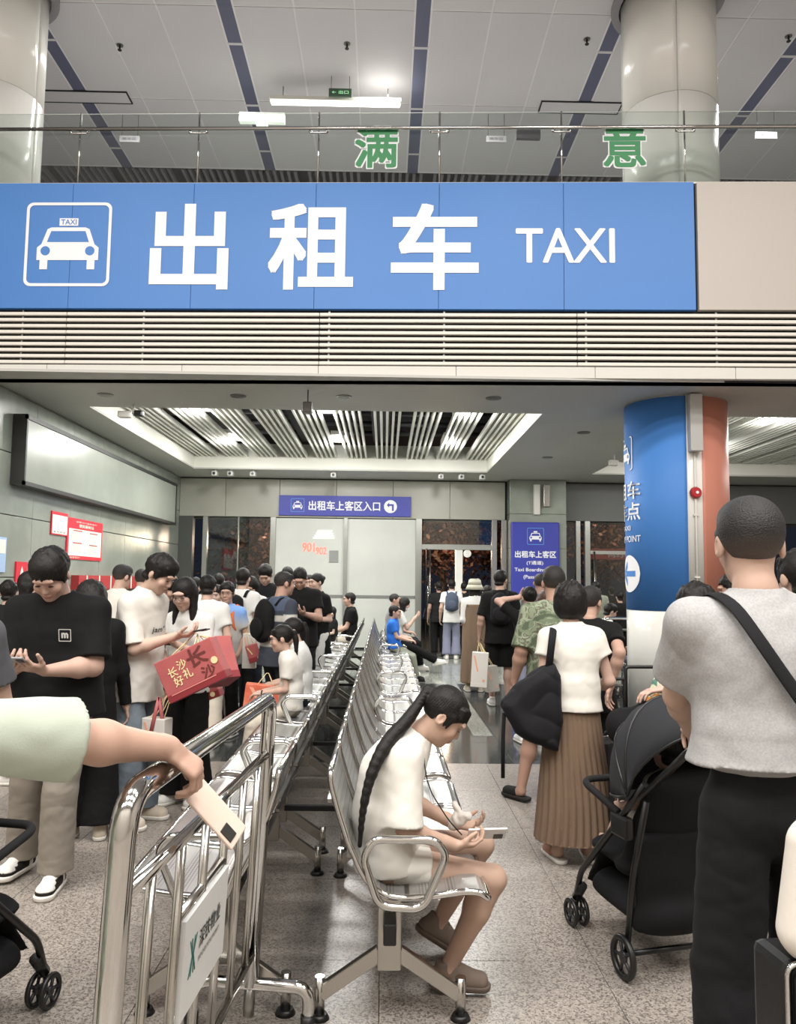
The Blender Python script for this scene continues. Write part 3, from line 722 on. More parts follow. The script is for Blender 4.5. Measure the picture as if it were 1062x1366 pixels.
for a, b in ((656, 663), (669, 676)): MB().bbox(fx(a), fx(b), YF-.03, YF+.12, 0, 3.0, .006).build('jamb', STEEL, dr)
MB().box(fx(565), fx(656), YF+.04, YF+.05, 2.42, 2.98).build('fanlight', DGLASS, dr)
dl = MB().box(0, .02, -1.0, 0, .02, 2.28).build('door_leaf', DGLASS, dr); dl.location = (fx(566), YF, 0)
MB().tube([(fx(570), YF-.5, .6), (fx(570), YF-.5, 1.7)], .016, 8).build('door_pull', CHROME, dr)
MB().tube([(fx(574), YF-.02, .02), (fx(574), YF-.02, 2.3)], .02, 8).build('door_edge', STEEL, dr)
g2 = empty('window_2'); tag(g2, kind='structure')
for a, b in ((768, 774), (780, 787), (868, 876), (1000, 1006)): MB().bbox(fx(a), fx(b), YF-.03, YF+.12, 0, 3.0, .006).build('mullion', MUL, g2)
for a, b in ((751, 768), (787, 868), (876, 1000)): MB().box(fx(a), fx(b), YF+.04, YF+.055, .02, 2.98).build('glass_pane', DGLASS, g2)
MB().bbox(fx(787), fx(868), YF-.02, YF+.1, 2.24, 2.32, .004).build('transom', MUL, g2)
MB().tube([(fx(792), YF-.05, 2.3), (fx(792), YF-.05, 0)], .02, 8).build('door_edge', STEEL, g2)
# header sign
TH = lambda u, v, w_: (u, YF-.06-w_, v)
u0, u1, vt, vb = fx(372), fx(548), 3.50, 3.04
hs_ = empty('header_sign', (0, 0, 0), 0, 'indigo strip sign over the glass with taxi icon, Chinese words and arrow disc', 'sign')
MB().bbox(u0, u1, YF-.06, YF, vb, vt, .004).build('board', INK, hs_)
def hx(px): return fx(px, 673, YF-.06)
taxi_icon(TH, hx(388), 3.12, .31, LWHITE, INK, hs_, .004, True, False, TBLUE)
letters('出租车上客区入口', TH, hx(412), hx(507), 3.165, 3.38, .004, bold=.025).build('lettering', LWHITE, hs_)
cx = hx(521); mb = MB(); mb.prism(circ(cx, 3.27, .15), TH, 0, .004); mb.build('white_disc', LWHITE, hs_)
mb = MB(); mb.prism([(cx-.08, 3.29), (cx-.02, 3.36), (cx-.02, 3.315), (cx+.05, 3.315), (cx+.05, 3.16), (cx+.085, 3.16), (cx+.085, 3.35), (cx-.02, 3.35)], TH, .004, .007) if False else mb.prism([(cx-.085, 3.30), (cx-.03, 3.36), (cx-.03, 3.325), (cx+.075, 3.325), (cx+.075, 3.17), (cx+.035, 3.17), (cx+.035, 3.285), (cx-.03, 3.285), (cx-.03, 3.25)], TH, .004, .007); mb.build('arrow', INK, hs_)
# pier sign
P0, P1 = fx(682, 750, YF-.42), fx(747, 750, YF-.42)
TP = lambda u, v, w_: (u, YF-.42-w_, v)
ps = empty('pier_sign', (0, 0, 0), 0, 'indigo upright board with taxi icon and Chinese words on the stone pier', 'sign')
MB().bbox(P0, P1, YF-.42, YF-.35, 1.25, 2.93, .03).build('board', INK, ps)
W_ = P1-P0; C_ = (P0+P1)/2
taxi_icon(TP, C_-.19, 2.42, .38, LWHITE, INK, ps, .004, True, False, TBLUE)
letters('出租车上客区', TP, P0+.08*W_, P1-.08*W_, 2.13, 2.28, .004, bold=.03).build('lettering', LWHITE, ps)
letters('(T通道)', TP, C_-.2, C_+.17, 1.96, 2.06, .004, bold=.02).build('lettering', LWHITE, ps)
letters('Taxi Boarding Area', TP, P0+.07*W_, P1-.05*W_, 1.80, 1.90, .004, bold=.02).build('lettering', LWHITE, ps)
letters('(Passage T)', TP, C_-.27, C_+.27, 1.64, 1.74, .004, bold=.02).build('lettering', LWHITE, ps)
# small wall lamps on the pier
for k, px in enumerate((716, 729)):
    X = at(px, 650, YF-.4).x; z0 = 3.10 if k == 0 else 3.28
    o = MB().bbox(X-.07, X+.07, YF-.45, YF-.35, z0, 3.78, .01).build('wall_column_speaker', WHITE if k == 0 else STEEL); tag(o, ('white' if k == 0 else 'narrow steel')+' upright box fixed high on the stone pier', 'speaker')
# cameras and spots under the fascia
def dome(px, py, label, z=None, w=1.0):
    p = at(px, py, 16.95) if z is None else atz(px, py, z)
    o = empty('security_camera', (p.x, p.y, Zs if z is None else z), 0, label, 'camera')
    MB().tube([(0, 0, 0), (0, 0, -.05)], .015, 8).build('mount', WHITE, o); MB().bbox(-.06*w, .06*w, -.12, .06, -.14, -.04, .02).build('camera_body', mat('camera grey', 'c9c9c6', .4) if w == 1 else DSTEEL, o); MB().disc((0, -.12, -.09), .028, -.02, 14, 'y').build('camera_lens', BLACKP, o)
dome(287, 634, 'small camera under the soffit near the left wall, leftmost of three'); dome(308, 632, 'white camera under the soffit near the left wall, middle of three'); dome(338, 634, 'small camera under the soffit near the left wall, rightmost of three')
dome(445, 638, 'white camera hanging just above the indigo strip sign'); dome(588, 636, 'small camera above the right glass pane, left one'); dome(615, 636, 'small camera above the entrance door, middle one'); dome(643, 636, 'small camera above the entrance door, right one')
o = empty('bullet_camera', at(820, 640, 14.0), 0, 'white bullet camera beside the lobby column', 'camera'); MB().bbox(-.10, .06, -.05, .05, -.14, -.04, .015).build('camera_body', WHITE, o); MB().tube([(0, 0, -.04), (0, 0, .08)], .012, 8).build('mount', WHITE, o); o.location.z = Zs-.09
p = atz(411, 520, 3.9); o = empty('hanging_spot', p, 0, 'dark spotlight hanging from the soffit edge in the middle', 'camera')
MB().tube([(0, 0, 0), (0, 0, -.16)], .008, 8).build('mount', BLACKP, o); MB().bbox(-.06, .06, -.08, .06, -.30, -.16, .02).build('camera_body', mat('mid grey', '6c6c6a', .4), o)
p = atz(178, 540, 3.9)
o = empty('bracket_camera', p, 0, 'black and white bullet camera pair at the left recess corner', 'camera'); MB().tube([(0, 0, 0), (0, 0, -.10)], .012, 8).build('mount', WHITE, o); MB().bbox(-.20, -.02, -.05, .05, -.18, -.09, .02).build('camera_body', WHITE, o); MB().bbox(.02, .14, -.05, .05, -.16, -.08, .02).build('camera_body', BLACKP, o)
# ================================================================ upper ceiling fittings
l0 = atz(360, 135, 9.15); l1 = atz(535, 135, 9.15)
lf = empty('linear_lamp', ((l0.x+l1.x)/2, l0.y, 9.15), 0, 'long white glowing lamp under the high ceiling', 'lamp')
hl = (l1.x-l0.x)/2
MB().bbox(-hl, hl, -.07, .07, .0, .06, .006).build('housing', WHITE, lf); MB().bbox(-hl+.02, hl-.02, -.06, .06, -.03, -.001, .006).build('tube', mat('lamp glow', 'fffdf2', .5, emit=2.2), lf)
for s in (-1, 1): MB().tube([(s*hl*.8, 0, .06), (s*hl*.8, 0, .25)], .008, 6).build('hanger', DSTEEL, lf)
area('linear_lamp_light', (lf.location.x, lf.location.y, 9.09), 2*hl, .1, 60, WARM)
def hang_sign(px, py, wdt, hgt, label, green=False, txt=None):
    p = atz(px, py, 9.05 if not green else 9.22); o = empty('hanging_sign', p, 0, label, 'sign')
    MB().bbox(-wdt/2, wdt/2, -.02, .02, -hgt/2, hgt/2, .004).build('board', mat('exit board', '3c5a46', .5) if green else mat('sign pale', 'b3b1b5', .5), o)
    for s in (-1, 1): MB().tube([(s*wdt*.4, 0, hgt/2), (s*wdt*.4, 0, CZ-p.z)], .005, 6).build('hanger', DSTEEL, o)
    T = lambda u, v, w_: (u, -.021-w_, v)
    letters(txt, T, -wdt*.36, wdt*.36, -hgt*.22, hgt*.22, .002, bold=.02).build('lettering', mat('exit glow', '9fe0a8', .5, emit=.6) if green else mat('sign ink', '77757c', .6), o)
hang_sign(454, 124, .36, .13, 'small green exit sign above the long ceiling lamp', True, '← 出口')
hang_sign(173, 186, .34, .11, 'small pale hanging sign on the left, behind the glass railing', False, '候车区')
hang_sign(662, 186, .34, .11, 'small pale hanging sign behind the middle of the glass railing', False, '候车区')
hang_sign(1022, 181, .36, .12, 'small pale hanging sign right of the upper column', False, '候车区')
p = atz(705, 180, 9.15); o = MB().bbox(-.2, .2, -.04, .04, -.08, .08, .004).build('dark_display', mat('display dark', '55545b', .5), None, p); tag(o, 'small dark hanging display right of the middle sign', 'display')
p = atz(350, 158, 9.05); o = empty('emergency_light', p, 0, 'pale box lamp with short stem near the left end of the long lamp', 'lamp')
MB().bbox(-.37, .37, -.05, .05, -.08, .08, .01).build('box', mat('box glow', 'e4ece2', .5, emit=.5), o); MB().bbox(-.09, .09, -.04, .04, -.15, -.08, .005).build('stem', mat('box glow', 'e4ece2', .5, emit=.5), o)
for k, (px, py) in enumerate(((160, 60), (463, 58), (783, 52), (1052, 48))):
    p = atz(px, py, CZ); o = empty('ceiling_sprinkler', p, 0, 'small dark sprinkler head, number %s from the left on the high ceiling' % ('one', 'two', 'three', 'four')[k], 'sprinkler')
    MB().disc((0, 0, -.01), .05, .01, 14).build('rosette', DSTEEL, o); MB().tube([(0, 0, -.01), (0, 0, -.08)], .014, 8).build('head', BLACKP, o); MB().disc((0, 0, -.085), .03, .008, 12).build('deflector', BLACKP, o)
for k, px in enumerate((595, 785)):
    pass
# ================================================================ outside, seen through the glass
struct(MB().box(-9, 12, 18.4, 34, -.13, -.02), 'ground_outside', mat('asphalt', '3a3836', .7))
LEAF = mat('night leaves', '5a4638', .6, noise=(3, '7a4a3a', .9)); TRUNK = mat('trunk', '4a3d33', .8)
def tree(x, y, hgt, rad, label, seed):
    o = empty('tree', (x, y, 0), 0, label, 'tree'); r = np.random.RandomState(seed); t = MB()
    t.tube([(0, 0, 0), (.05, 0, hgt*.45), (0, .05, hgt*.9)], [.12, .09, .04], 8)
    for k in range(5):
        a = k*1.3; t.tube([(0, 0, hgt*(.4+.06*k)), (math.cos(a)*rad*.6, math.sin(a)*rad*.4, hgt*(.62+.06*k))], [.04, .015], 6)
    t.build('trunk', TRUNK, o); n = 2600
    c = r.randn(n, 3)*np.array([rad*.5, rad*.4, rad*.33])+np.array([0, 0, hgt*.8]); a = r.randn(n, 3); a /= np.linalg.norm(a, axis=1)[:, None]; b = np.cross(a, r.randn(n, 3)); b /= np.linalg.norm(b, axis=1)[:, None]
    s = (.05+.06*r.rand(n))[:, None]; V = np.stack([c-a*s, c+b*s*.5, c+a*s, c-b*s*.5], 1).reshape(-1, 3); F = np.arange(4*n).reshape(n, 4)
    mesh_np('foliage', V, F, LEAF, o, False)['kind'] = 'stuff'
for k, (x, y, h_, rd) in enumerate(((1.6, 22.8, 3.4, 1.3), (3.9, 25.6, 3.2, 1.2), (6.9, 22.8, 3.3, 1.4), (-3.3, 23.5, 3.2, 1.5), (10.4, 25.5, 3.2, 1.4))):
    tree(x, y, h_, rd, ('leafy tree lit brown outside the open door', 'leafy tree outside between door and stone pier', 'leafy tree outside behind the red ride sign', 'leafy tree outside the leftmost clear pane', 'leafy tree outside at the far right')[k], k+1)
pt = empty('lit_post', (at(612, 770, 20.5).x, 20.5, 0), 0, 'white glowing post just outside the open door', 'post'); MB().bbox(-.09, .09, -.09, .09, 0, 2.5, .01).build('shaft', mat('post glow', 'efeee2', .5, emit=.7), pt); MB().ball((.22, 0, 2.3), .10).build('globe', mat('post glow', 'efeee2', .5, emit=.7), pt)
MB().tube([(0, 0, 2.3), (.2, 0, 2.3)], .02, 6).build('globe_arm', DSTEEL, pt)
rs = empty('ride_sign', (0, 0, 0), 0, 'red strip sign with white characters outside, left of the column', 'sign'); X0, X1 = at(789, 740, 19.6).x, at(862, 740, 19.6).x
zc = at(800, 739, 19.6).z; MB().bbox(X0, X1, 19.6, 19.66, zc-.13, zc+.13, .004).build('board', mat('ride red', '9a4038', .5, emit=.25), rs); TR = lambda u, v, w_: (u, 19.6-w_, v)
letters('网约车', TR, X0+.42, X0+1.0, zc-.08, zc+.08, .004, bold=.02).build('lettering', LWHITE, rs); MB().box(X0+.16, X0+.30, 19.59, 19.6, zc-.02, zc+.02).build('dash', LWHITE, rs)
for s in (X0+.1, X1-.1): MB().tube([(s, 19.63, 0), (s, 19.63, zc-.13)], .03, 8).build('sign_leg', DSTEEL, rs)
ld = empty('number_reflection', (0, 0, 0), 0, 'small red and white reflection of lit numbers on the left frosted glass', 'display')  # a reflection in the glass, imitated by glowing digits and bars
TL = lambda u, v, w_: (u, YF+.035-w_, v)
letters('901', TL, fx(404), fx(420), 2.22, 2.42, .003, bold=.02).build('lettering', mat('reflection red', 'ff6a5a', .5, emit=1.2), ld); letters('902', TL, fx(422), fx(436), 2.16, 2.32, .003, bold=.02).build('lettering', mat('reflection red', 'ff6a5a', .5, emit=1.2), ld)
for k in range(4): MB().box(fx(418+2*k), fx(446-k), YF+.03, YF+.035, 2.10-.1*0+.14*k*.0+2.38*0+(.42+.055*k), 2.10+(.445+.055*k)).build('reflection_bar', mat('reflection white', 'ffffee', .5, emit=1.0), ld)
for x, y, z in ((1.5, 20.8, 2.4), (5.6, 21, 3.2), (-3, 21.5, 2.6), (8.5, 21, 3)):
    l = bpy.data.lights.new('outdoor_light', 'POINT'); l.energy = 70; l.color = (1, .74, .55); l.shadow_soft_size = .2; o = bpy.data.objects.new('outdoor_light', l); o.location = (x, y, z); COL.objects.link(o)  # unseen warm point lights, added to light the trees outside
# ================================================================ waiting benches: two back-to-back rows
PERF = bpy.data.materials.new('perforated steel'); PERF.use_nodes = True
nt = PERF.node_tree; b = nt.nodes['Principled BSDF']; N = nt.nodes.new; L = nt.links.new
tc = N('ShaderNodeTexCoord'); vo = N('ShaderNodeTexVoronoi'); vo.inputs['Scale'].default_value = 85; vo.inputs['Randomness'].default_value = 0; L(tc.outputs['Object'], vo.inputs['Vector'])
rp = N('ShaderNodeMapRange'); rp.inputs[1].default_value = .25; rp.inputs[2].default_value = .32; L(vo.outputs['Distance'], rp.inputs[0])
mx = N('ShaderNodeMix'); mx.data_type = 'RGBA'; mx.inputs[6].default_value = (.10, .10, .095, 1); mx.inputs[7].default_value = (.52, .52, .50, 1); L(rp.outputs[0], mx.inputs[0]); L(mx.outputs[2], b.inputs['Base Color'])
b.inputs['Metallic'].default_value = .8; b.inputs['Roughness'].default_value = .36
PROF = [(-.185, .885), (-.180, .84), (-.150, .74), (-.115, .64), (-.075, .555), (-.035, .495), (.02, .460), (.09, .452), (.20, .462), (.30, .478), (.355, .474), (.385, .452)]
SW = .535
def make_bench():
    t = empty('waiting_bench')
    for k in range(3):
        y0 = .045+k*(SW+.012); y1 = y0+SW-.012; ins = .012
        P0 = PROF[6:]; P1 = PROF[:7]
        MB().sweep(P0, y0+ins, y1-ins, .003).build('seat_pan', PERF, t)
        MB().sweep(P1, y0+ins, y1-ins, .003).build('backrest', PERF, t)
        loop = [(a, y0+ins, z) for a, z in PROF]+[(a, y1-ins, z) for a, z in PROF[::-1]]
        MB().tube(fillet(loop, .025, 3, True), .0115, 8, closed=True).build('seat_frame', CHROME, t)
        mb = MB()
        for z_, a_ in ((.455, .10), (.600, -.10), (.79, -.172)): mb.box(a_-.012-(.01 if z_ > .5 else 0), a_+.004-(.01 if z_ > .5 else 0), y0+.02, y1-.02, z_-.012, z_)
        mb.build('seat_rib', DSTEEL, t)
        MB().bbox(-.03, .22, y0+SW*.42, y0+SW*.50, .415, .45, .004).build('seat_bracket', BLACKM, t)
    Lb = 3*(SW+.012)+.06
    for y in (.022, Lb-.03):
        pts = fillet([(-.005, y, .438), (-.062, y, .60), (-.03, y, .665), (.19, y, .665), (.232, y, .615), (.150, y, .430)], .045, 5, True)
        MB().tube(pts, .0145, 10, closed=True, side=(0, 1, 0)).build('armrest', CHROME, t)
    MB().bbox(.012, .058, .03, Lb-.03, .30, .375, .006).build('beam', BLACKM, t)
    for y in (.15, Lb-.17):
        mb = MB(); mb.bbox(-.008, .078, y-.028, y+.028, .175, .435, .006); mb.bbox(-.01, .15, y-.02, y+.02, .425, .445, .004); mb.build('leg_post', STEEL, t)
        MB().bbox(.015, .055, y-.032, y-.027, .30, .375, .002).build('beam_plug', BLACKP, t)
        for s, xf in ((-1, -.215), (1, .295)):
            xa = -.005 if s < 0 else .075
            dx_, dz_ = xf-xa, .085-.225; Lq = math.hypot(dx_, dz_); Tq = Matrix.Translation((xa, y, .225)) @ Matrix.Rotation(math.atan2(-dz_, dx_), 4, 'Y')
            MB().bbox(-.01, Lq, -.016, .016, -.026, .026, .004, Tq).build('splayed_leg', STEEL, t)
            f = MB().tube([(xf, y, .016), (xf, y, .145)], .019, 12).build('foot_tube', STEEL, t)
            MB().disc((xf, y, 0), .038, .018, 18, 'z', .028).build('rubber_foot', BLACKP, f)
    return t
ordn = ('nearest', 'second', 'third', 'fourth', 'fifth', 'sixth', 'farthest')
b0 = make_bench()
for k in range(7):
    for side in (0, 1):
        o = b0 if (k == 0 and side == 0) else copy_tree(b0)
        y = 2.86+k*1.72
        if side == 0: o.location = (0.0, y, 0); o.rotation_euler = (0, 0, 0)
        else: o.location = (-.555, y+1.701+.012, 0); o.rotation_euler = (0, 0, math.pi)
        tag(o, 'steel three-seat bench, perforated seats, %s of seven in the %s row' % (ordn[k], 'right' if side == 0 else 'left'), 'bench', 'steel benches, %s row' % ('right' if side == 0 else 'left'))
# black joining bars between rows
for k in range(7):
    y = 2.86+k*1.72
    o = MB().bbox(-.53, -.03, y+1.60, y+1.63, .315, .345, .004).build('joining_bar', BLACKM); tag(o, 'black bar joining the two bench rows at their %s bench pair' % ordn[k], 'bar', 'bars between the bench rows')
# ================================================================ steel crowd barrier in the foreground
br = empty('crowd_barrier', (-.508, 1.60, 0), math.atan2(-.055, 1.33), 'polished steel crowd barrier with white company plate under the hand', 'barrier')
# local: y runs along the barrier (length 1.34), z up
LN = 1.335
Tl = Matrix.Rotation(math.radians(2.6), 4, 'Y')
def lt(x, y, z): return Tl @ Vector((x, y, z))
def lp(x, y, z, f=.0): v = lt(x, y, z-.15); return (v.x-.035*(1-y/LN)-.0, v.y, v.z+.15)
top = fillet([lp(0, 0, .10), lp(0, 0, 1.146), lp(0, LN, 1.146), lp(0, LN, .15)], .085, 7)
MB().tube(top, .027, 18, side=(1, 0, 0)).build('frame_tube', CHROME, br)
for z, r in ((.945, .016), (.26, .015)): MB().tube([lp(0, .02, z), lp(0, LN-.02, z)], r, 12).build('rail', CHROME, br)
ups = [.19+.205*k for k in range(6)]
for k, y in enumerate(ups):
    mb = MB(); a = lp(0, y, .26); c = lp(0, y, .945)
    mb.tube([a, c], .0125, 12).build('upright', STEEL, br)
MB().tube([lp(0, ups[1], .755), lp(0, ups[3], .755)], .012, 10).build('plate_rail', STEEL, br)
MB().tube([lp(0, ups[1]-.01, .495), lp(0, ups[3]+.01, .495)], .010, 10).build('plate_rail', STEEL, br)
pl = MB(); y0, y1 = ups[1]+.01, ups[3]-.01
vs = [lp(dx, y, z) for dx in (.022, .010) for y, z in ((y0, .505), (y1, .505), (y1, .745), (y0, .745))]
pl.add(vs, [(0, 1, 2, 3), (7, 6, 5, 4), (0, 4, 5, 1), (1, 5, 6, 2), (2, 6, 7, 3), (3, 7, 4, 0)])
plo = pl.build('name_plate', mat('plate white', 'd9d9d6', .35), br)
TB = lambda u, v, w_: lp(.0225+w_, u, v)
letters('深铁物业', TB, y0+.125, y1-.07, .628, .675, .001, bold=.008).build('lettering', mat('plate ink', '2c3433', .5), plo)
letters('SHENZHEN METRO PROPERTY', TB, y0+.125, y1-.07, .598, .611, .001).build('small_lettering', mat('plate ink', '2c3433', .5), plo)
mb = MB(); cu, cv = y0+.075, .635; g = mat('logo green', '2f6b63', .5)
for s in (-1, 1):
    for o_ in (.0, .016):
        mb.prism([(cu+s*(.008+o_), cv+.045), (cu+s*(.014+o_), cv+.045), (cu+s*(.007), cv+.002), (cu+s*(.014+o_), cv-.045), (cu+s*(.008+o_), cv-.045), (cu+s*.001, cv)] if s > 0 else [(cu+s*.001, cv), (cu+s*(.008+o_), cv-.045), (cu+s*(.014+o_), cv-.045), (cu+s*(.007), cv+.002), (cu+s*(.014+o_), cv+.045), (cu+s*(.008+o_), cv+.045)], TB, 0, .001)
mb.build('logo', g, plo)
def foot(yb, nm):
    pts = fillet([lp(-.20, yb, .03-.01), lp(-.20, yb, .155), lp(.21, yb, .155), lp(.21, yb, .03)], .07, 6)
    pts = [(p[0], p[1], p[2]) for p in pts]
    f = MB().tube(pts, .022, 14, side=(0, 1, 0)).build('foot_tube', CHROME, br)
    for s in (-.20, .21): q = lp(s, yb, .03); MB().disc((q[0], q[1], 0), .026, .055, 14, 'z', .025).build('rubber_cap', BLACKP, f)
foot(.0, 'near'); foot(LN, 'far')
MB().tube([lp(0, LN, .05), lp(0, LN, .15)], .02, 10).build('hook_pin', DSTEEL, br)
# a second crowd barrier far behind, right of the queue
fb = empty('queue_barrier', (3.0, 10.9, 0), math.radians(-4), 'distant steel crowd barrier with upright bars beside the lobby column', 'barrier')
mb = MB().tube(fillet([(0, 0, .05), (0, 0, 1.1), (1.9, 0, 1.1), (1.9, 0, .05)], .08), .02, 10); mb.build('frame_tube', CHROME, fb)
MB().tube([(0, 0, .2), (1.9, 0, .2)], .014, 8).build('rail', CHROME, fb); MB().tube([(0, 0, .95), (1.9, 0, .95)], .014, 8).build('rail', CHROME, fb)
for k in range(13): MB().tube([(.14*k+.1, 0, .2), (.14*k+.1, 0, .95)], .010, 6).build('upright', STEEL, fb)
for x in (0.0, 1.9): MB().tube([(x, -.22, .025), (x, .22, .025)], .022, 8).build('foot_tube', CHROME, fb)
# ================================================================ people
def skinmat(): 
    m = mat('skin', 'c79a80', .52, attr=True, spec=.3)
    m.node_tree.nodes['Principled BSDF'].inputs['Subsurface Weight'].default_value = 0.0
    return m
SKIN = skinmat()
HAIR = mat('black hair', '14110f', .55, bump=(160, .25), spec=.3); HAIRV = mat('short hair', '1c1917', .6, attr=True, bump=(220, .5)); BROWNH = mat('brown hair', '4a352b', .5, bump=(160, .25))
EYEW = mat('eye white', 'cfc9c2', .3); EYED = mat('eye dark', '140f0d', .2); LID = mat('eyelid line', '3b2a24', .6); BROW = mat('eyebrow', '2a211c', .7)
ST = {}
def cloth(name, color, rough=.85, **k): return mat(name, color, rough, bump=(420, .12), spec=.25, **k)
CV = cloth('printed cloth', 'ffffff', attr=True)
def camo_mat():
    m = mat('camouflage cloth', '6f7a5e', .85); nt = m.node_tree; N = nt.nodes.new; L = nt.links.new; b = nt.nodes['Principled BSDF']
    tc = N('ShaderNodeTexCoord'); n = N('ShaderNodeTexNoise'); n.inputs['Scale'].default_value = 11; n.inputs['Detail'].default_value = 5; n.inputs['Distortion'].default_value = .6; L(tc.outputs['Object'], n.inputs['Vector'])
    r = N('ShaderNodeValToRGB'); r.color_ramp.interpolation = 'CONSTANT'; e = r.color_ramp.elements; e[0].color = (*lin('4b5440'), 1); e[1].position = .46; e[1].color = (*lin('69745c'), 1)
    for p, c in ((.53, '8b947d'), (.58, '5d5a4c'), (.63, '78826a')): q = r.color_ramp.elements.new(p); q.color = (*lin(c), 1)
    L(n.outputs['Fac'], r.inputs[0]); L(r.outputs[0], b.inputs['Base Color']); return m
CAMO = camo_mat()
def person(label, pos, face, h=1.72, lean=3, lean2=None, head=(0, 0, 0), arms=None, legs=None, P=None, seat=False, hk=1.0, wide=1.0, female=False,
           top=None, bottom=None, shoes=None, hair=('short', None), skin='c99f86', near=False, facial=False, Y=None, glasses=False, collar=None, hemz=None, mask=False, group=None, hands=True, legk=1.0, torso=1.0):
    s = h/1.695; px, py = pos; Yd = max(py, 1.5) if Y is None else Y; vox = max(.0052, min(.0125, 1.35*Yd/1060))/s
    if near: vox = .0050/s
    root = empty('person', (px, py, 0), math.radians(face), label, 'person', group)
    fa_ = math.radians(face); RI = Rz(-fa_)
    def loc(wp): return RI @ (np.array(wp, float)-np.array([px, py, 0]))/s
    def V3(v): return loc(v[1]) if isinstance(v[0], str) else np.array(v, float)
    def D3(v): return RI @ np.array(v[1], float) if isinstance(v[0], str) else np.array(v, float)
    a1 = math.radians(lean); a2 = math.radians(lean if lean2 is None else lean2)
    R1, R2 = Rx(-a1), Rx(-a2); up = np.array([0, 0, 1.0])
    Pz = np.array((0, 0, .93)) if P is None else V3(P); W = Pz+R1@(up*.14); Ch = W+R1@(up*.16); N_ = Ch+R2@(up*.22); ns = N_+R2@np.array((0, .012, .036))
    hp, hy, ht = (math.radians(v) for v in head); RH = Rz(hy)@Rx(-hp)@Ry(ht); C = ns+RH@np.array((0, .015, .092))*hk
    sw = (.148 if female else .168)*wide; S = {sd: Ch+R2@np.array((sd*sw, -.008, .132)) for sd in (-1, 1)}
    arms = arms or {}; legs = legs or {}
    AR = {}
    for sd in (-1, 1):
        a = arms.get('R' if sd > 0 else 'L', {}) or {}
        w_ = V3(a['w']) if 'w' in a else S[sd]+np.array((sd*.075, .05, -.505)); pole = D3(a.get('pole', (sd*.25, -1, -.3)))
        E_, w_ = ik(S[sd], w_, .285, .250, pole); fd = nrm(w_-E_); d = nrm(D3(a['d'])) if 'd' in a else fd
        n_ = D3(a['n']) if 'n' in a else np.array((-sd*1.0, 0, 0)); AR[sd] = (S[sd], E_, w_, d, n_, a.get('curl', (.35, .5, .3)), a.get('thumb', (.55, .75, .35)))
    LG = {}
    for sd in (-1, 1):
        l = legs.get('R' if sd > 0 else 'L', {}) or {}
        hj = Pz+np.array((sd*.088, 0, -.05)); an = V3(l['a']) if 'a' in l else np.array((sd*.10, 0.0, .085)); pole = D3(l.get('pole', (sd*.1, 1, .1 if not seat else .9)))
        kn, an = ik(hj, an, (.415 if seat else .405)*legk, .40*min(legk, 1.06), pole); LG[sd] = (hj, kn, an, nrm(D3(l.get('toe', (sd*.15, 1, 0)))))
    X = np.array((1, 0, 0.)); wd = wide*torso*(.93 if female else 1.0)
    covered = top is not None
    # ---- skin body
    B = PL(); q = .86 if covered else 1
    B.cone(Pz-up*.03, W, .150*q, .122*q*wd, .05, side=X, flat=.70); B.cone(W, Ch, .125*q*wd, .150*q*wd, .05, side=X, flat=.64)
    B.cone(Ch, Ch+R2@(up*.13), .150*q*wd, .125*q*wd, .05, side=X, flat=.60); B.cone(S[-1], S[1], .050*q, .050*q, .04)
    B.cone(N_-R2@(up*.06), N_, .065*wd, .054*wd, .04); 
    for sd in (-1, 1):
        a0, e0, w0 = AR[sd][:3]; B.cone(a0, e0, .047*wd*(.92 if female else 1), .040*wd*(.9 if female else 1), .025); B.cone(e0, e0+(w0-e0)*.3, .040*wd*(.9 if female else 1), .041*wd*(.88 if female else 1), .02); B.cone(e0+(w0-e0)*.3, w0, .041*wd*(.88 if female else 1), .0255, .02)
        hj, kn, an, toe = LG[sd]; g = .88 if (bottom and bottom.get('kind') == 'trousers') else 1
        g *= (1.08 if legk > 1 else 1); B.cone(hj, kn, .083*g, .055*g, .03); B.cone(kn, kn+(an-kn)*.35, .054*g, .052*g, .02); B.cone(kn+(an-kn)*.35, an, .052*g, .034, .02)
        if legk > 1: g = 1
        if g == 1: B.ell(kn+(an-kn)*.3-toe*.018, (.045, .045, .09), None, .03)
        B.cone(an-up*.03, an+toe*.10-up*.055, .036, .028, .02)
    # ---- head prims
    Hd = PL() if not near else B; o = lambda x, y, z: C+RH@(np.array((x, y, z))*hk); rr = lambda *r: np.array(r)*hk; RT = RH
    def hell(c, r, k=.015, sub=False): Hd.ell(o(*c), rr(*r), RT, k*hk, sub)
    Hd.cone(N_-R2@(up*.03), ns+RH@np.array((0, .0, .04)), .056*wd, .050*wd, .02)
    hell((0, -.010, .030), (.074, .092, .086)); hell((0, .022, -.030), (.062, .070, .084), .02); hell((0, .030, -.070), (.048, .056, .042), .02); hell((0, .066, -.096), (.024, .020, .018), .02)
    if facial or near:
        for sd in (-1, 1): hell((sd*.031, .108, .006), (.017, .020, .012), .012, True); hell((sd*.036, .066, -.030), (.026, .022, .026), .02)
        hell((0, .088, .030), (.050, .014, .012), .02)
    Hd.cone(o(0, .086, .008), o(0, .101, -.026), .007*hk, .0105*hk, .012*hk); hell((0, .097, -.031), (.0155, .009, .008), .008)
    if facial or near: hell((0, .090, -.056), (.022, .010, .0065), .006); hell((0, .089, -.066), (.019, .010, .0065), .005)
    for sd in (-1, 1):
        Hd.ell(o(sd*.077, -.008, -.008), rr(.010, .020, .031), RT@Rz(-sd*.35), .006)
        if near: Hd.ell(o(sd*.086, -.004, -.006), rr(.006, .011, .018), RT@Rz(-sd*.35), .004, True)
    parts = []
    HP = PL() if not near else B
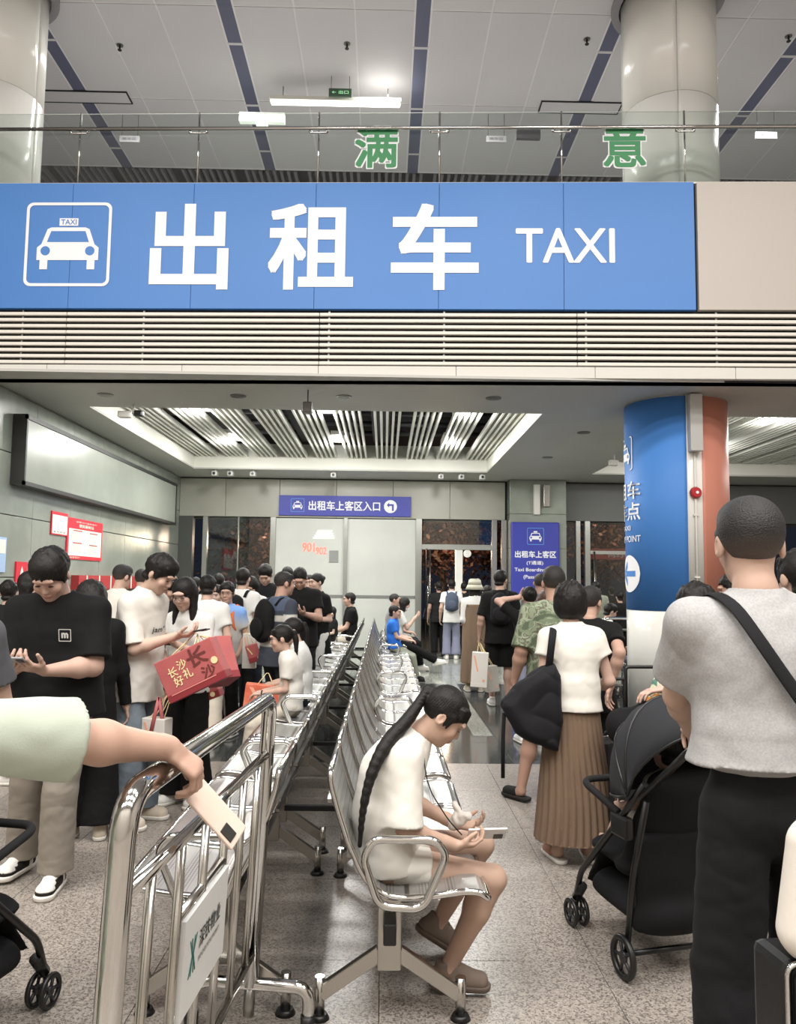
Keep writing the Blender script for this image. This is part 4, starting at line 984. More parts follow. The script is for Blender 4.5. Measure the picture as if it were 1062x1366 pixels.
    if hands:
        for sd in (-1, 1):
            a0, e0, w0, d, n_, cu, th = AR[sd]; HP.cone(w0-nrm(w0-e0)*.05, w0, .029, .026, .01); hand_prims(HP, w0, d, n_, sd, 1.0 if not female else .92, cu, th)
    parts.append(B.mesh(vox))
    if not near: 
        parts.append(Hd.mesh(min(vox, .0075*hk)))
        if hands: parts.append(HP.mesh(.0046/s))
    Vb, Fb = join(parts); sk = lin(skin); g_ = sum(sk)/3; c0 = np.array([v*.74+g_*.26 for v in sk])*1.0; cc = np.repeat(c0[None], len(Vb), 0)
    hl = (Vb-C)@RH/hk
    if facial or near:
        m1 = np.exp(-((hl[:, 0]/.021)**4+((hl[:, 2]+.061)/.0085)**4))*(hl[:, 1] > .07); cc = cc*(1-m1[:, None]*.55)+np.array(lin('a4564e'))*m1[:, None]*.55
        m2 = (np.exp(-(((np.abs(hl[:, 0])-.048)/.022)**2+((hl[:, 2]+.035)/.022)**2))*(hl[:, 1] > .02))[:, None]*.22; cc = cc*(1-m2)+np.array(lin('c07a68'))*m2
    cc *= (1+.03*wob(Vb, 30, 3))[:, None]
    mesh_np('body', Vb*s, Fb, SKIN, root, col=cc)
    # ---- eyes and brows
    if facial or near:
        down = hp > .25
        for sd in (-1, 1):
            c = o(sd*.031, .0895, .004 if not down else .001)*s; mb = MB(); T = Matrix(RH.tolist()).to_4x4()
            m_ = MB(); m_.ball((0, 0, 0), .0125*s*hk, 12, 8, (1, .55, (.34 if not down else .09) if Yd < 6 else .16)); m_.v = [tuple((T @ Vector(v))+Vector(c)) for v in m_.v]; e_ = m_.build('eye', EYEW if (not down and Yd < 6) else LID, root)
            if not down and Yd < 6:
                m_ = MB(); m_.ball((0, .0052*s, 0), .0056*s*hk, 10, 6, (1, .5, .75)); m_.v = [tuple((T @ Vector(v))+Vector(c)) for v in m_.v]; m_.build('iris', EYED, e_)
            pts = [o(sd*x, y, z)*s for x, y, z in ((.016, .098, .027), (.032, .094, .032), (.049, .080, .027))]
            MB().tube(pts, [.0022*s, .0030*s, .0015*s], 6).build('eyebrow', BROW, root)
    if mask:
        M_ = PL(); M_.ell(o(0, .055, -.055), rr(.056, .056, .050), RT, .01); v, f = M_.mesh(.006); mesh_np('face_mask', v*s, f, cloth('mask white', 'e9ecec'), root)
    if glasses:
        mb = MB()
        for sd in (-1, 1): mb.tube([o(sd*.033+.024*math.cos(t), .112, .004+.019*math.sin(t))*s for t in [2*math.pi*k/14 for k in range(14)]], .0018*s, 6, closed=True); mb.tube([o(sd*.057, .112, .008)*s, o(sd*.078, .03, .008)*s, o(sd*.079, -.01, .0)*s], .0016*s, 6)
        mb.tube([o(-.010, .112, .008)*s, o(.010, .112, .008)*s], .0016*s, 6); g_ = mb.build('glasses', mat('glasses frame', '2b2724', .3), root)
    # ---- hair
    style, hm = hair[0], hair[1] or HAIR; Hh = PL(); hv = max(vox*.8, .0042) if not near else .0036
    def he(c, r, k=.015, sub=False, R=None): Hh.ell(o(*c), rr(*r), RT if R is None else R, k*hk, sub)
    def hcut(p, n): Hh.plane(o(*p), RH@np.array(n, float))
    if style in ('short', 'crop', 'pony', 'bun', 'fringe', 'fade'):
        t = {'crop': -.002, 'fade': .002, 'short': .003, 'fringe': .006, 'pony': .003, 'bun': .003}[style]
        he((0, -.014, .034), (.080+t, .098+t, .090+t)); 
        if style in ('fringe', 'fade'): he((0, .035, .078), (.064, .052, .042), .03)
        hl_ = .060 if style in ('short', 'crop', 'fade') else .040 if style == 'fringe' else .055
        n_ = nrm((.0, .135, -.14)); hcut((0, .088, hl_), n_)
        he((0, .0, -.030), (.12, .030, .042), .008, True)
        if style in ('short', 'fringe'): he((0, -.05, -.055), (.062, .05, .03), .02)
    if style in ('short', 'crop', 'fade', 'fringe', 'pony', 'bun') and Yd < 9:
        for sd in (-1, 1):
            for k in range(3): Hh.cone(o(sd*.070, .030-.014*k, .030-.004*k), o(sd*(.0735+.001*k), .034-.016*k, -.012-.010*(k < 2)), .010, .004, .012)
        if style in ('pony', 'bun'):
            for x_ in np.linspace(-.060, .060, 9): Hh.cone(o(x_, .070-abs(x_)*.45, .078), o(x_*1.08, .092-abs(x_)*.62, .044-.01*math.cos(x_*40)), .016, .006, .010)
        elif style != 'fringe':
            for x_ in np.linspace(-.052, .052, 8): Hh.cone(o(x_, .072-abs(x_)*.4, .080), o(x_*1.05, .094-abs(x_)*.6, .058-.006*math.cos(x_*90)), .013, .005, .010)
    if style == 'bob': he((0, -.012, .022), (.098, .112, .108)); he((0, -.02, -.03), (.098, .100, .085), .03); hcut((0, 0, -.098), (0, 0, -1)); he((0, .115, -.03), (.068, .075, .085), .015, True)
    if style == 'long':
        he((0, -.012, .030), (.088, .104, .098)); L_ = hair[2] if len(hair) > 2 else .30
        for sd in (-1, 1): Hh.cone(o(sd*.066, -.005, -.01), o(sd*.075, -.0, -.02)-up*L_*.85, .030, .022, .03)
        Hh.cone(o(0, -.05, 0), o(0, -.055, -.02)-up*L_, .085, .075, .03, side=X, flat=.45); he((0, .115, -.032), (.054, .072, .092), .012, True)
    if style in ('pony', 'bun'):
        if style == 'bun': he((0, -.105, .05), (.038, .034, .036), .01)
        else:
            pts = [o(0, -.095, .045), o(0, -.125, .03)]+[np.array(p, float) if not isinstance(p[0], str) else loc(p[1]) for p in (hair[2] if len(hair) > 2 and hair[2] else [o(0, -.13, -.04), o(0, -.115, -.15), o(0, -.10, -.25)])]
            pts = [pts[0]]+[np.array(q) for q in fillet(pts[1:], .08, 3)]; rs = np.interp(np.linspace(0, 1, len(pts)), (0, .12, .35, 1), (.018, .026, .029, .009))
            for a, b, r0, r1 in zip(pts[:-1], pts[1:], rs[:-1], rs[1:]): Hh.cone(a, b, r0, r1, .012)
    if style in ('short', 'fringe', 'bob') and Yd < 9:
        rg = np.random.RandomState(int(abs(px*100+py*7)) % 1000); ncl = 130 if near else 90
        for _ in range(ncl):
            q0 = rg.randn(3); q0 /= np.linalg.norm(q0)
            if style in ('bob', 'long'): c0_, r0_ = (0, -.012, .026), (.094, .108, .104)
            else: c0_, r0_ = (0, -.014, .034), (.083, .101, .093)
            lowlim = -.2 if style in ('short', 'crop', 'fade', 'fringe', 'pony', 'bun') else -.5
            if q0[2] < lowlim: continue
            pc = np.array(c0_)+q0*np.array(r0_)*.975
            if style in ('pony', 'bun'): tn = np.array((0, -.105, .045))-pc
            else: tn = pc-np.array((.01, -.045, .125))
            tn = tn-q0*(tn@q0); tn = tn/max(np.linalg.norm(tn), 1e-3); tn = tn+np.array((0, 0, -.25)) if style in ('bob', 'long') else tn
            ln_ = .038+.02*rg.rand(); a_ = pc-tn*ln_*.4; b_ = pc+tn*ln_*.6+q0*.002*rg.rand()
            dl = (b_-np.array((0, .088, .058)))@nrm((0, .135, -.14))
            if style in ('short', 'crop', 'fade', 'fringe', 'pony', 'bun') and dl > (.012 if style == 'fringe' else .002): continue
            if style in ('bob', 'long') and b_[1] > .055 and b_[2] < .05: continue
            if abs(b_[0]) > .06 and b_[2] < .005 and b_[1] > -.04 and style not in ('bob', 'long'): continue
            Hh.cone(o(*a_), o(*b_), .0085, .0045, .010)
        if style == 'fringe':
            for x_ in np.linspace(-.055, .055, 9): Hh.cone(o(x_, .078-abs(x_)*.35, .072), o(x_*1.02+.004*rg.randn(), .098-abs(x_)*.5, .030+.008*rg.randn()), .013, .004, .006)
    if style != 'bald':
        v, f = Hh.mesh(hv); nn = vnormals(v, f); lc = (v-C)@RH; ang = np.arctan2(lc[:, 0], lc[:, 1])
        v = v+nn*((.0008*np.sin(ang*60+3*np.sin(lc[:, 2]*40))+.0018*wob(v, 60, 9))*(.3 if style in ('fade', 'crop') else 1 if near or style in ('bob', 'long') else .7))[:, None]
        if style == 'pony': 
            far_ = (np.linalg.norm((v-C)/hk, axis=1) > .135)[:, None]; v = np.where(far_, v-nn*(.0006*np.sin(ang*60+3*np.sin(lc[:, 2]*40))+.0016*wob(v, 60, 9))[:, None], v)
        col = None
        if hm is HAIRV:
            k_ = np.clip((lc[:, 2]/hk-(-.03))/.05, 0, 1)[:, None]; col = np.array(lin('4a3f38'))*(1-k_)+np.array(lin('1a1716'))*k_
        mesh_np('hair', v*s, f, hm, root, col=col)
    vc = max(.0065, vox*1.15) if not near else .0060/s
    # ---- top garment
    if top:
        T_ = PL(); lo = top.get('loose', 1.0); hem = top.get('hem', .16); sl = top.get('sleeve', .62); th_ = top.get('thick', 0)
        hp_ = Pz-R1@(up*hem) if not seat else Pz-R1@(up*min(hem, .05)); rh = top.get('rh', .194)*lo*wd
        if seat: hp_ = Pz+np.array((0, .025, -top.get('seathem', .07)))
        T_.cone(W, hp_, .168*lo*wd, rh, .03, side=X, flat=.78, cap='b'); T_.cone(W, Ch, .168*lo*wd, .170*wd*min(lo, 1.06), .04, side=X, flat=.74)
        T_.cone(Ch, Ch+R2@(up*.105), .168*wd, .152*wd, .05, side=X, flat=.70)
        T_.cone(N_-R2@(up*.060), S[-1], .062, .053, .06); T_.cone(N_-R2@(up*.060), S[1], .062, .053, .06); T_.cone(Ch+R2@np.array((-sw*.55, -.012, .075)), Ch+R2@np.array((sw*.55, -.012, .075)), .088, .088, .06); T_.cone(N_-R2@(up*.075), N_-R2@(up*.012), .090, .066, .03)
        if female and top.get('bust', True): 
            for sd in (-1, 1): T_.ell(Ch+R2@np.array((sd*.07, .075, .03)), (.06, .048, .065), R2, .06)
        for sd in (-1, 1):
            a0, e0, w0 = AR[sd][:3]
            if sl <= 0: continue
            if sl <= 1:
                e1 = a0+(e0-a0)*sl; T_.cone(a0-(e0-a0)*.0, e1, .064*max(lo, 1)*wd, (.066+.010*lo)*wd if sl > .4 else .066*wd, .03, cap=False)
                T_.p.pop(); T_.cone(a0, e1, .052*wide, .067*lo*wide, .05, cap='b')
            else:
                T_.cone(a0, e0, .062*wd*lo, .052*lo*wd, .03); T_.cone(e0, e0+(w0-e0)*(sl-1), .052*lo*wd, .040*lo, .02, cap='b')
        T_.cone(N_-R2@(up*.020), N_+R2@(up*.10), .060*wd, .075*wd, .010, sub=True)
        v, f = T_.mesh(vc); nn = vnormals(v, f); am = top.get('wr', .005)
        st = np.abs(wob(v*np.array((1, 1, .55)), 11, top.get('seed', 1)))**.7
        fo = np.sin(46*(v[:, 2]+.55*np.abs(v[:, 0]))+5*wob(v, 8, 3))*np.clip((Ch[2]-v[:, 2])/.25, 0, 1)
        v = v+nn*(am*.8*(st-.5)+am*.35*wob(v, 34, 5)+am*.28*fo)[:, None]
        col = top['color'](v, dict(C=C, N=N_, Ch=Ch, W=W, P=Pz, S=S, AR=AR, R2=R2)) if 'color' in top else None
        mesh_np(top.get('name', 'shirt'), v*s, f, top.get('mat', CV), root, col=col)
    # ---- bottom garment
    if bottom:
        Q = PL(); k_ = bottom['kind']; wdt = bottom.get('wide', 1.0); cuff = bottom.get('cuff', .075)
        if k_ in ('trousers', 'shorts'):
            Q.cone(Pz-up*.05, Pz+R1@(up*(.09 if top is None or top.get('hem', .16) < .05 else .0)), .146*wd, .140*wd, .03, side=X, flat=.76, cap='b')
            for sd in (-1, 1):
                hj, kn, an, toe = LG[sd]
                if k_ == 'shorts':
                    L_ = bottom.get('len', .7); Q.cone(hj, hj+(kn-hj)*L_, .088*wd, .094*wdt, .03, cap='b')
                else:
                    fr_ = bottom.get('len', .98); Q.cone(hj, kn, .088*wd, .072*wdt, .03); Q.cone(kn, kn+(an-kn)*fr_, .072*wdt, cuff, .012, cap='b')
            v, f = Q.mesh(vc); nn = vnormals(v, f); v = v+nn*(.0045*(np.abs(wob(v*np.array((1, 1, 1.9)), 12, 11))**.7-.5)+.0018*wob(v, 40, 2))[:, None]
        else:
            z1 = bottom.get('hem', .30); zt = W-R1@(up*.01) if k_ == 'skirt' else Ch+R2@(up*.09); bz = np.array((Pz[0], Pz[1], z1)); rt, rb = bottom.get('r', (.130, .26))
            Q.cone(zt, bz, rt, rb, .0, side=X, flat=.82, cap=True); v, f = Q.mesh(vc); nn = vnormals(v, f)
            nn[:, 2] = 0; t = np.clip((zt[2]-v[:, 2])/(zt[2]-z1), 0, 1); ang = np.arctan2(v[:, 0]-Pz[0], v[:, 1]-Pz[1]); npl = bottom.get('pleats', 26)
            w_ = np.sin(ang*npl/2*1.0+1.2*np.sin(v[:, 2]*5)); v = v+nn*((.001+.019*t)*(np.abs(w_)**.8-.5)+.01*t*wob(v*np.array((1, 1, .2)), 7, 2))[:, None]
        col = bottom['color'](v) if 'color' in bottom else None
        mesh_np(bottom.get('name', k_ if k_ != 'dress' else 'dress'), v*s, f, bottom.get('mat', CV), root, col=col)
    # ---- shoes
    if shoes:
        um, sm, kind = shoes
        for sd in (-1, 1):
            hj, kn, an, toe = LG[sd]; lt_ = nrm(np.cross(toe, up)); ft = nrm(np.cross(lt_, toe)); g0 = an-ft*.062
            Z = lambda x, y, z: g0+lt_*x+toe*y+ft*z
            U = PL(); U.cone(Z(0, -.045, .018), Z(0, .135, .014), .040, .044, .02, side=lt_, flat=.9); U.cone(Z(0, -.02, .045), Z(0, .06, .035), .035, .034, .02)
            if kind != 'slipper': U.cone(Z(0, -.025, .05), Z(0, -.02, .085), .036, .037, .015); U.cone(Z(0, .02, .065), Z(0, .10, .032), .028, .028, .015)
            else: U = PL(); U.cone(Z(0, .05, .02), Z(0, .135, .012), .044, .044, .02, side=lt_, flat=.9)
            U.plane(Z(0, 0, -.008), -ft)
            if kind != 'slipper': U.plane(Z(0, 0, .088), ft)
            v, f = U.mesh(max(.005, vox*.7)); col = None
            if kind == 'two':
                lz = (v-g0)@ft; ly = (v-g0)@toe; lx = (v-g0)@lt_
                dk = ((ly < -.03) | ((ly > .05) & (lz < .035)) | ((np.abs(lx) > .018) & (ly > .0) & (lz < .05) & (ly < .09)))*1.0; dk = dk*(1-((ly > .115) & (lz > .022)))
                col = np.array(lin('e4e2dc'))*(1-dk[:, None])+np.array(lin('24211f'))*dk[:, None]
            sh = mesh_np('shoe', v*s, f, um if kind != 'two' else CV, root, col=col)
            So = PL(); So.cone(Z(0, -.045, 0), Z(0, .14, 0), .043, .049, .01, side=lt_, flat=.95); So.plane(Z(0, 0, .003), ft); So.plane(Z(0, 0, -.022), -ft)
            v, f = So.mesh(max(.005, vox*.7)); mesh_np('sole', v*s, f, sm, sh)
            if near or kind == 'two':
                mb = MB()
                for k in range(4): y_ = .02+.022*k; zz = .098-.016*k; mb.tube([Z(-.02, y_, zz-.004)*s, Z(0, y_+.004, zz+.002)*s, Z(.02, y_, zz-.004)*s], .0028, 6)
                mb.build('laces', cloth('lace', 'dcdad4' if kind == 'two' else '4a4540'), sh)['kind'] = 'stuff'
    RW = Rz(fa_)
    def toW(p): return Vector(RW@(np.array(p, float)*s)+np.array((px, py, 0)))
    return dict(root=root, C=C, N=N_, Ch=Ch, W=W, P=Pz, S=S, AR=AR, LG=LG, R1=R1, R2=R2, RH=RH, s=s, toW=toW, RW=RW, o=o)
# ---- things people carry
def phone(at_, d, n, label, m=None, parts=True, w_=.074, l_=.150):
    """d long axis, n screen normal"""
    d = Vector(d).normalized(); n = Vector(n); n = (n-d*n.dot(d)).normalized(); x = d.cross(n)
    T = Matrix((( x[0], d[0], n[0], at_[0]), (x[1], d[1], n[1], at_[1]), (x[2], d[2], n[2], at_[2]), (0, 0, 0, 1)))
    o = empty('mobile_phone', (0, 0, 0), 0, label, 'phone'); MB().bbox(-w_/2, w_/2, -l_/2, l_/2, -.0045, .0045, .004, T).build('phone_case', m or BLACKP, o)
    MB().box(-w_/2+.003, w_/2-.003, -l_/2+.003, l_/2-.003, .0046, .0052, T).build('screen', mat('phone screen', '9aa3ad', .15, emit=.35), o)
    MB().bbox(-.030, .0, l_/2-.05, l_/2-.014, -.0075, -.0045, .001, T).build('camera_bump', mat('camera bump', '30302f', .3), o)
    for k in range(2): MB().disc((0, 0, 0), .008, -.002, 14).build('camera_lens', mat('lens glass', '0a0a0c', .1), o); q = list(o.children)[-1]; q.matrix_local = T @ Matrix.Translation((-.015, l_/2-.023-.018*k, -.0076))
    return o
def backpack(P, label, m, w_=.29, hgt=.43, dp=.15, strapm=None, dz=0, pocket=True):
    T = lambda x, y, z: P['Ch']+P['R2']@np.array((x, y, z)); s = P['s']; o = empty('backpack', (0, 0, 0), 0, label, 'backpack')
    back = -.115; B = PL(); B.ell(T(0, back-dp*.45, -.02+dz), (w_*.47, dp*.55, hgt*.50), P['R2'], .02)
    B.cone(T(0, back-dp*.4, -.15+dz), T(0, back-dp*.4, .08+dz), w_*.50, w_*.46, .02, side=(1, 0, 0), flat=dp/w_)
    v, f = B.mesh(.011); v = v+vnormals(v, f)*(.004*wob(v, 14, 4))[:, None]
    W_ = np.array([P['toW'](q) for q in v]); mesh_np('bag_body', W_, f, m, o)
    if pocket:
        B = PL(); B.ell(T(0, back-dp*.95, -.09+dz), (w_*.38, .035, hgt*.24), P['R2'], .02); v, f = B.mesh(.011); mesh_np('pocket', np.array([P['toW'](q) for q in v]), f, m, o)
    for sd in (-1, 1):
        pts = [T(sd*.085, back, .13+dz), T(sd*.10, -.06, .215), T(sd*.105, .03, .20), T(sd*.115, .105, .10), T(sd*.13, .09, -.05), T(sd*.13, -.02, -.14), T(sd*.11, back, -.16+dz)]
        pts = [P['toW'](q) for q in pts]; MB().tube(fillet(pts, .06, 3), .020, 8, flat=.28, side=P['RW']@np.array((1, 0, 0))).build('shoulder_strap', strapm or m, o)
    return o
# ================================================================ the crowd
def X(px, Y, py=900): return at(px, py, Y).x
def H(px, py, Y, drop=0.0): return at(px, py, Y).z+drop
WT = cloth('white tee', 'dedad1'); WT2 = cloth('cool white cloth', 'dcdcd8'); BK = cloth('black cloth', '0f0f10'); BK2 = cloth('soft black cloth', '19191b'); JEAN = cloth('grey blue jeans', '66707a', noise=(7, '7f8a93', .8)); DJ = cloth('dark jeans', '23272e')
KH = cloth('khaki grey trousers', '8b847a'); CREAM = cloth('cream trousers', 'cfc6b6'); GRY = cloth('heather grey cloth', '9c9b9b', noise=(160, 'b4b3b2', .5)); DG = cloth('dark grey cloth', '55565a'); MINT = cloth('mint green cloth', 'b0b8aa', noise=(5, 'a5ad9f', .6))
BRN = cloth('brown linen', '7d6a58'); BLUET = cloth('bright blue cloth', '2f6fd0'); PURP = cloth('grey lilac cloth', '7f8296'); OLV = cloth('grey green cloth', '8a8f80'); SKB = cloth('brown pleated cloth', '74604f')
SHB = cloth('shoe beige', 'cbbfae'); SHW = cloth('shoe white', 'e6e4df'); SHK = cloth('shoe black', '1b1b1c'); SOLE = cloth('sole white', 'dddad2'); SOLEK = cloth('sole dark', '2a2826'); SHBR = cloth('shoe taupe', '7a6c62')
def tee(m, **k): d = dict(mat=m); d.update(k); return d
def tro(m, **k): d = dict(kind='trousers', mat=m); d.update(k); return d
def sho(m, **k): d = dict(kind='shorts', mat=m); d.update(k); return d
SN = (SHW, SOLE, 'sneaker'); SNK = (SHK, SOLEK, 'sneaker'); SNB = (SHB, SOLE, 'sneaker'); SN2 = (SHW, SOLE, 'two'); SLP = (SHK, SOLEK, 'slipper'); SNT = (SHBR, cloth('sole taupe', '6a5e55'), 'sneaker')
def phone_arms(z=1.12, y=.30, x=.085): return dict(L=dict(w=(-x, y, z), d=(.45, .75, .25), n=(.25, -.35, 1), curl=(.5, .6, .4), pole=(-.6, -.6, -.6)), R=dict(w=(x, y, z), d=(-.45, .75, .25), n=(-.25, -.35, 1), curl=(.5, .6, .4), pole=(.6, -.6, -.6)))
def held_phone(P, label, m=None, dz=.03, dy=.115):
    w0 = (P['AR'][-1][2]+P['AR'][1][2])/2+np.array((0, dy, dz)); d = P['RW']@np.array((0, .8, .35)); n = P['RW']@np.array((0, -.4, .9)); return phone(P['toW'](w0), d, n, label, m)
# ---------------- seated woman in the front (subject)
gx, gy = .0, 3.17; g = -90
GP = ('w', (.005, gy, .555))
girl = person('young woman in white tee on the nearest bench, ponytail, bent over her phone', (gx, gy), g, 1.50, lean=5, lean2=36, head=(44, -4, 0), P=GP, seat=True, female=True, wide=1.04, skin='c39a80', near=True, Y=3.1, hk=1.03, legk=1.2,
    arms=dict(R=dict(w=('w', (.275, gy-.10, .585)), pole=('w', (-.25, -.25, -1)), d=('w', (1, .15, .02)), n=('w', (-.1, .35, 1)), curl=((.5, .6, .4), (.6, .7, .5), (.7, .8, .5), (.8, .9, .5)), thumb=(.35, .8, .5)),
              L=dict(w=('w', (.30, gy+.12, .60)), pole=('w', (-.2, .4, -1)), d=('w', (.9, -.35, .02)), n=('w', (-.1, -.35, 1)), curl=(.5, .6, .4))),
    legs=dict(R=dict(a=('w', (.265, gy+.02, .095)), toe=('w', (1, -.05, -.03)), pole=('w', (.9, 0, 1))), L=dict(a=('w', (.245, gy+.28, .155)), toe=('w', (.85, .1, -.55)), pole=('w', (.9, 0, 1)))),
    top=dict(mat=WT, sleeve=.98, loose=1.14, wr=.006, rh=.172, seathem=.085), bottom=dict(kind='shorts', mat=WT, len=.40, wide=.93), shoes=SNT, hair=('pony', None, [('w', tuple(at(*q))) for q in ((543, 962, 3.10), (520, 985, 3.05), (502, 1015, 3.00), (490, 1050, 2.975), (483, 1088, 2.97), (480, 1128, 2.975))]))
gw_ = girl['toW']((girl['AR'][-1][2]+girl['AR'][1][2])/2)
phone((.405, gy-.04, .612), (1, .05, .02), (-.05, .70, .72), 'white phone held by the seated young woman over her knees', cloth('phone white', 'e8e8ea', .3))
cc = MB().tube(fillet([girl['toW'](girl['o'](-.03, .02, -.11)), (.155, gy-.11, .90), (.175, gy-.13, .80), (.25, gy-.10, .68), (.31, gy-.02, .60)], .05, 5), .0026, 6).build('neck_cord', BLACKP); tag(cc, 'thin black cord hanging from the seated young woman\'s neck', 'cord')
B = PL(); B.cone((.285, gy+.05, .625), (.33, gy+.02, .655), .026, .020, .02); B.cone((.30, gy+.03, .65), (.29, gy+.05, .695), .018, .012, .02); v, f = B.mesh(.004); v = v+vnormals(v, f)*(.006*wob(v, 90, 4))[:, None]; bg = mesh_np('clear_pouch', v, f, cloth('clear plastic', 'c9c2ba', .25)); tag(bg, 'small crumpled clear pouch on the seated young woman\'s lap', 'pouch')
# ---------------- right foreground man
mx_, my_ = 1.09, 2.29
def gcol(v, F_): return None
man = person('man in heather grey tee and black trousers, back turned, at the right edge', (mx_, my_), 4, 1.815, lean=2, lean2=5, hk=1.07, head=(3, -15, 0), near=True, Y=2.1, wide=1.16, torso=.88, skin='c39a82', hair=('fade', HAIRV),
    arms=dict(L=dict(w=('w', (1.035, 2.68, 1.085)), pole=('w', (-1, -.2, -.7)), d=('w', (.35, .95, -.12)), n=('w', (.1, .1, -1)), curl=((.6, .9, .5), (.65, .95, .5), (.7, 1.0, .5), (.75, 1.0, .5))), R=dict(w=('w', (1.42, 2.68, 1.06)), pole=('w', (1, -.4, -.4)), d=('w', (-.2, 1, -.1)), n=('w', (0, 0, -1)), curl=(.6, .9, .5))),
    legs=dict(L=dict(a=('w', (.975, 2.27, .085)), toe=('w', (-.15, 1, 0))), R=dict(a=('w', (1.25, 2.36, .085)), toe=('w', (.2, 1, 0)))),
    top=dict(mat=GRY, sleeve=.66, loose=1.06, hem=-.07, wr=.006, seed=4), bottom=tro(BK2, wide=1.25, cuff=.098, len=1.0), shoes=SNK)
# cross-body strap
def strap_pts(P, pts): return [P['toW'](p) for p in pts]
c_, N0 = man['Ch'], man['N']
pts = strap_pts(man, [c_+np.array(q) for q in ((-.125, .12, .12), (-.130, .03, .225), (-.120, -.085, .190), (-.085, -.145, .10), (-.01, -.163, -.02), (.075, -.168, -.14), (.16, -.150, -.25), (.22, -.06, -.30))])
o = empty('crossbody_bag', (0, 0, 0), 0, 'black cross-body strap over the grey tee of the man at right', 'bag')
MB().tube(fillet(pts, .08, 4), .021, 10, flat=.16, side=(1, 0, .4)).build('strap', cloth('strap black', '18181a'), o)
T = Matrix.Translation(pts[5]) @ Matrix.Rotation(math.radians(38), 4, 'Y'); MB().bbox(-.024, .024, -.008, .006, -.03, .03, .004, T).build('strap_buckle', BLACKP, o)
MB().bbox(-.06, .10, -.05, .04, -.13, .10, .03, Matrix.Translation(Vector(pts[-1])+Vector((.05, .0, -.07)))).build('pouch', cloth('strap black', '18181a'), o)
# ---------------- mint shirt person at left with arm over the barrier
mint = person('person in mint green tee at the left edge, arm stretched over the barrier', (-.975, 1.46), -22, 1.62, lean=4, head=(5, 0, 0), near=True, Y=1.6, wide=1.10, skin='c0937a', hair=('short', None), facial=False,
    arms=dict(R=dict(w=('w', (-.455, 1.80, 1.196)), pole=('w', (.3, -.5, .2)), d=('w', (.66, .30, -.60)), n=('w', (-.4, .25, -.8)), curl=((.75, .75, .45), (.85, .8, .45), (.9, .85, .45), (.9, .9, .45)), thumb=(.25, .85, .55)), L=dict(w=(-.27, .10, .95))),
    top=dict(mat=MINT, sleeve=1.0, loose=1.14, wr=.007, hem=.30, seed=6), bottom=tro(cloth('pale green trousers', 'a3ad9b')), shoes=SN)
wv = mint['toW'](mint['AR'][1][2])
phone(at(289, 1086, 1.90), (.60, .15, -.70), (-.62, .45, -.50), 'pale gold phone in the hand hanging over the steel barrier', mat('gold phone', 'd9c2b4', .35), w_=.076, l_=.158)
o = person('person in dark grey tee cropped by the left picture edge', (-1.56, 2.75), 10, 1.70, near=False, wide=1.1, top=tee(DG), bottom=tro(BK), shoes=SNK, arms=phone_arms(), Y=2.7)
# ---------------- left queue
P2 = person('stout man in black tee with small square logo, typing on a phone', (X(76, 4.25), 4.25), 178, H(76, 740, 4.25, .055), head=(42, 4, 0), lean=2, lean2=10, wide=1.20, skin='c59a84', facial=True, hk=1.04, arms=phone_arms(1.085, .30, .075), top=tee(BK, hem=.09, loose=1.08, sleeve=.85), bottom=tro(KH, cuff=.085, wide=1.15), shoes=SN2, hair=('fringe', None), Y=3.4,
    legs=dict(L=dict(a=(-.06, .05, .085), toe=(-.1, 1, 0)), R=dict(a=(.20, -.15, .085))))
held_phone(P2, 'grey phone in both hands of the stout man in black tee', mat('phone grey', '9a9da0', .3), dz=.045, dy=.085)
lo_ = P2['Ch']+np.array((-.085, .158, .01)); T_ = lambda u, v, w_: P2['toW'](P2['Ch']+P2['R2']@np.array((-.075-u, .150+w_+.0, .01+v)))
mb = MB(); ring(mb, rrect(0, .062, 0, .062, .004), rrect(.004, .058, .004, .058, .003), T_, .008); lg = mb.build('chest_logo', cloth('logo white', 'c9c9c6')); tag(lg, 'small white square logo with letter m on the stout man\'s black tee', 'logo')
letters('m', T_, .016, .046, .018, .042, .008, bold=.10).build('letter', cloth('logo white', 'c9c9c6'), lg)
P3 = person('woman in long black cardigan and wide black trousers seen from behind', (X(117, 4.9), 4.95), 25, 1.56, head=(28, 10, 0), lean2=8, female=True, skin='c79d86', top=tee(BK, sleeve=1.95, hem=.30, wr=.006), bottom=tro(BK, wide=1.45, cuff=.125), shoes=SNB, hair=('bob', None), arms=dict(R=dict(w=(.25, .08, .80))), legs=dict(L=dict(a=(-.09, .12, .085), toe=(-.6, .5, 0))))
P4 = person('tall young man in oversized white tee and grey jeans reading a phone', (X(183, 5.3), 5.3), -108, H(215, 744, 5.3, .05), head=(34, 0, 0), lean=2, lean2=12, skin='cfa78f', facial=True, wide=.93, top=tee(WT, hem=.17, loose=1.12, sleeve=.9, wr=.007, seed=2), bottom=tro(JEAN, wide=1.25, cuff=.10), shoes=SNB, hair=('fringe', None), Y=4.2,
    arms=dict(R=dict(w=(.06, .30, 1.16), d=(-.25, .95, .12), n=(-.2, -.2, 1), curl=(.5, .6, .4), pole=(.5, -.8, -.5)), L=dict(w=(-.24, .10, .88))))
phone(P4['toW'](P4['AR'][1][2]+np.array((-.04, .13, .035))), P4['RW']@np.array((-.2, 1, .2)), P4['RW']@np.array((0, -.3, 1)), 'dark phone in the hand of the tall young man in white')
T4 = lambda u, v, w_: P4['toW'](P4['Ch']+P4['R2']@np.array((.075-u*.98, .152-.55*abs(u-.06)**1.5, -.03+v)))
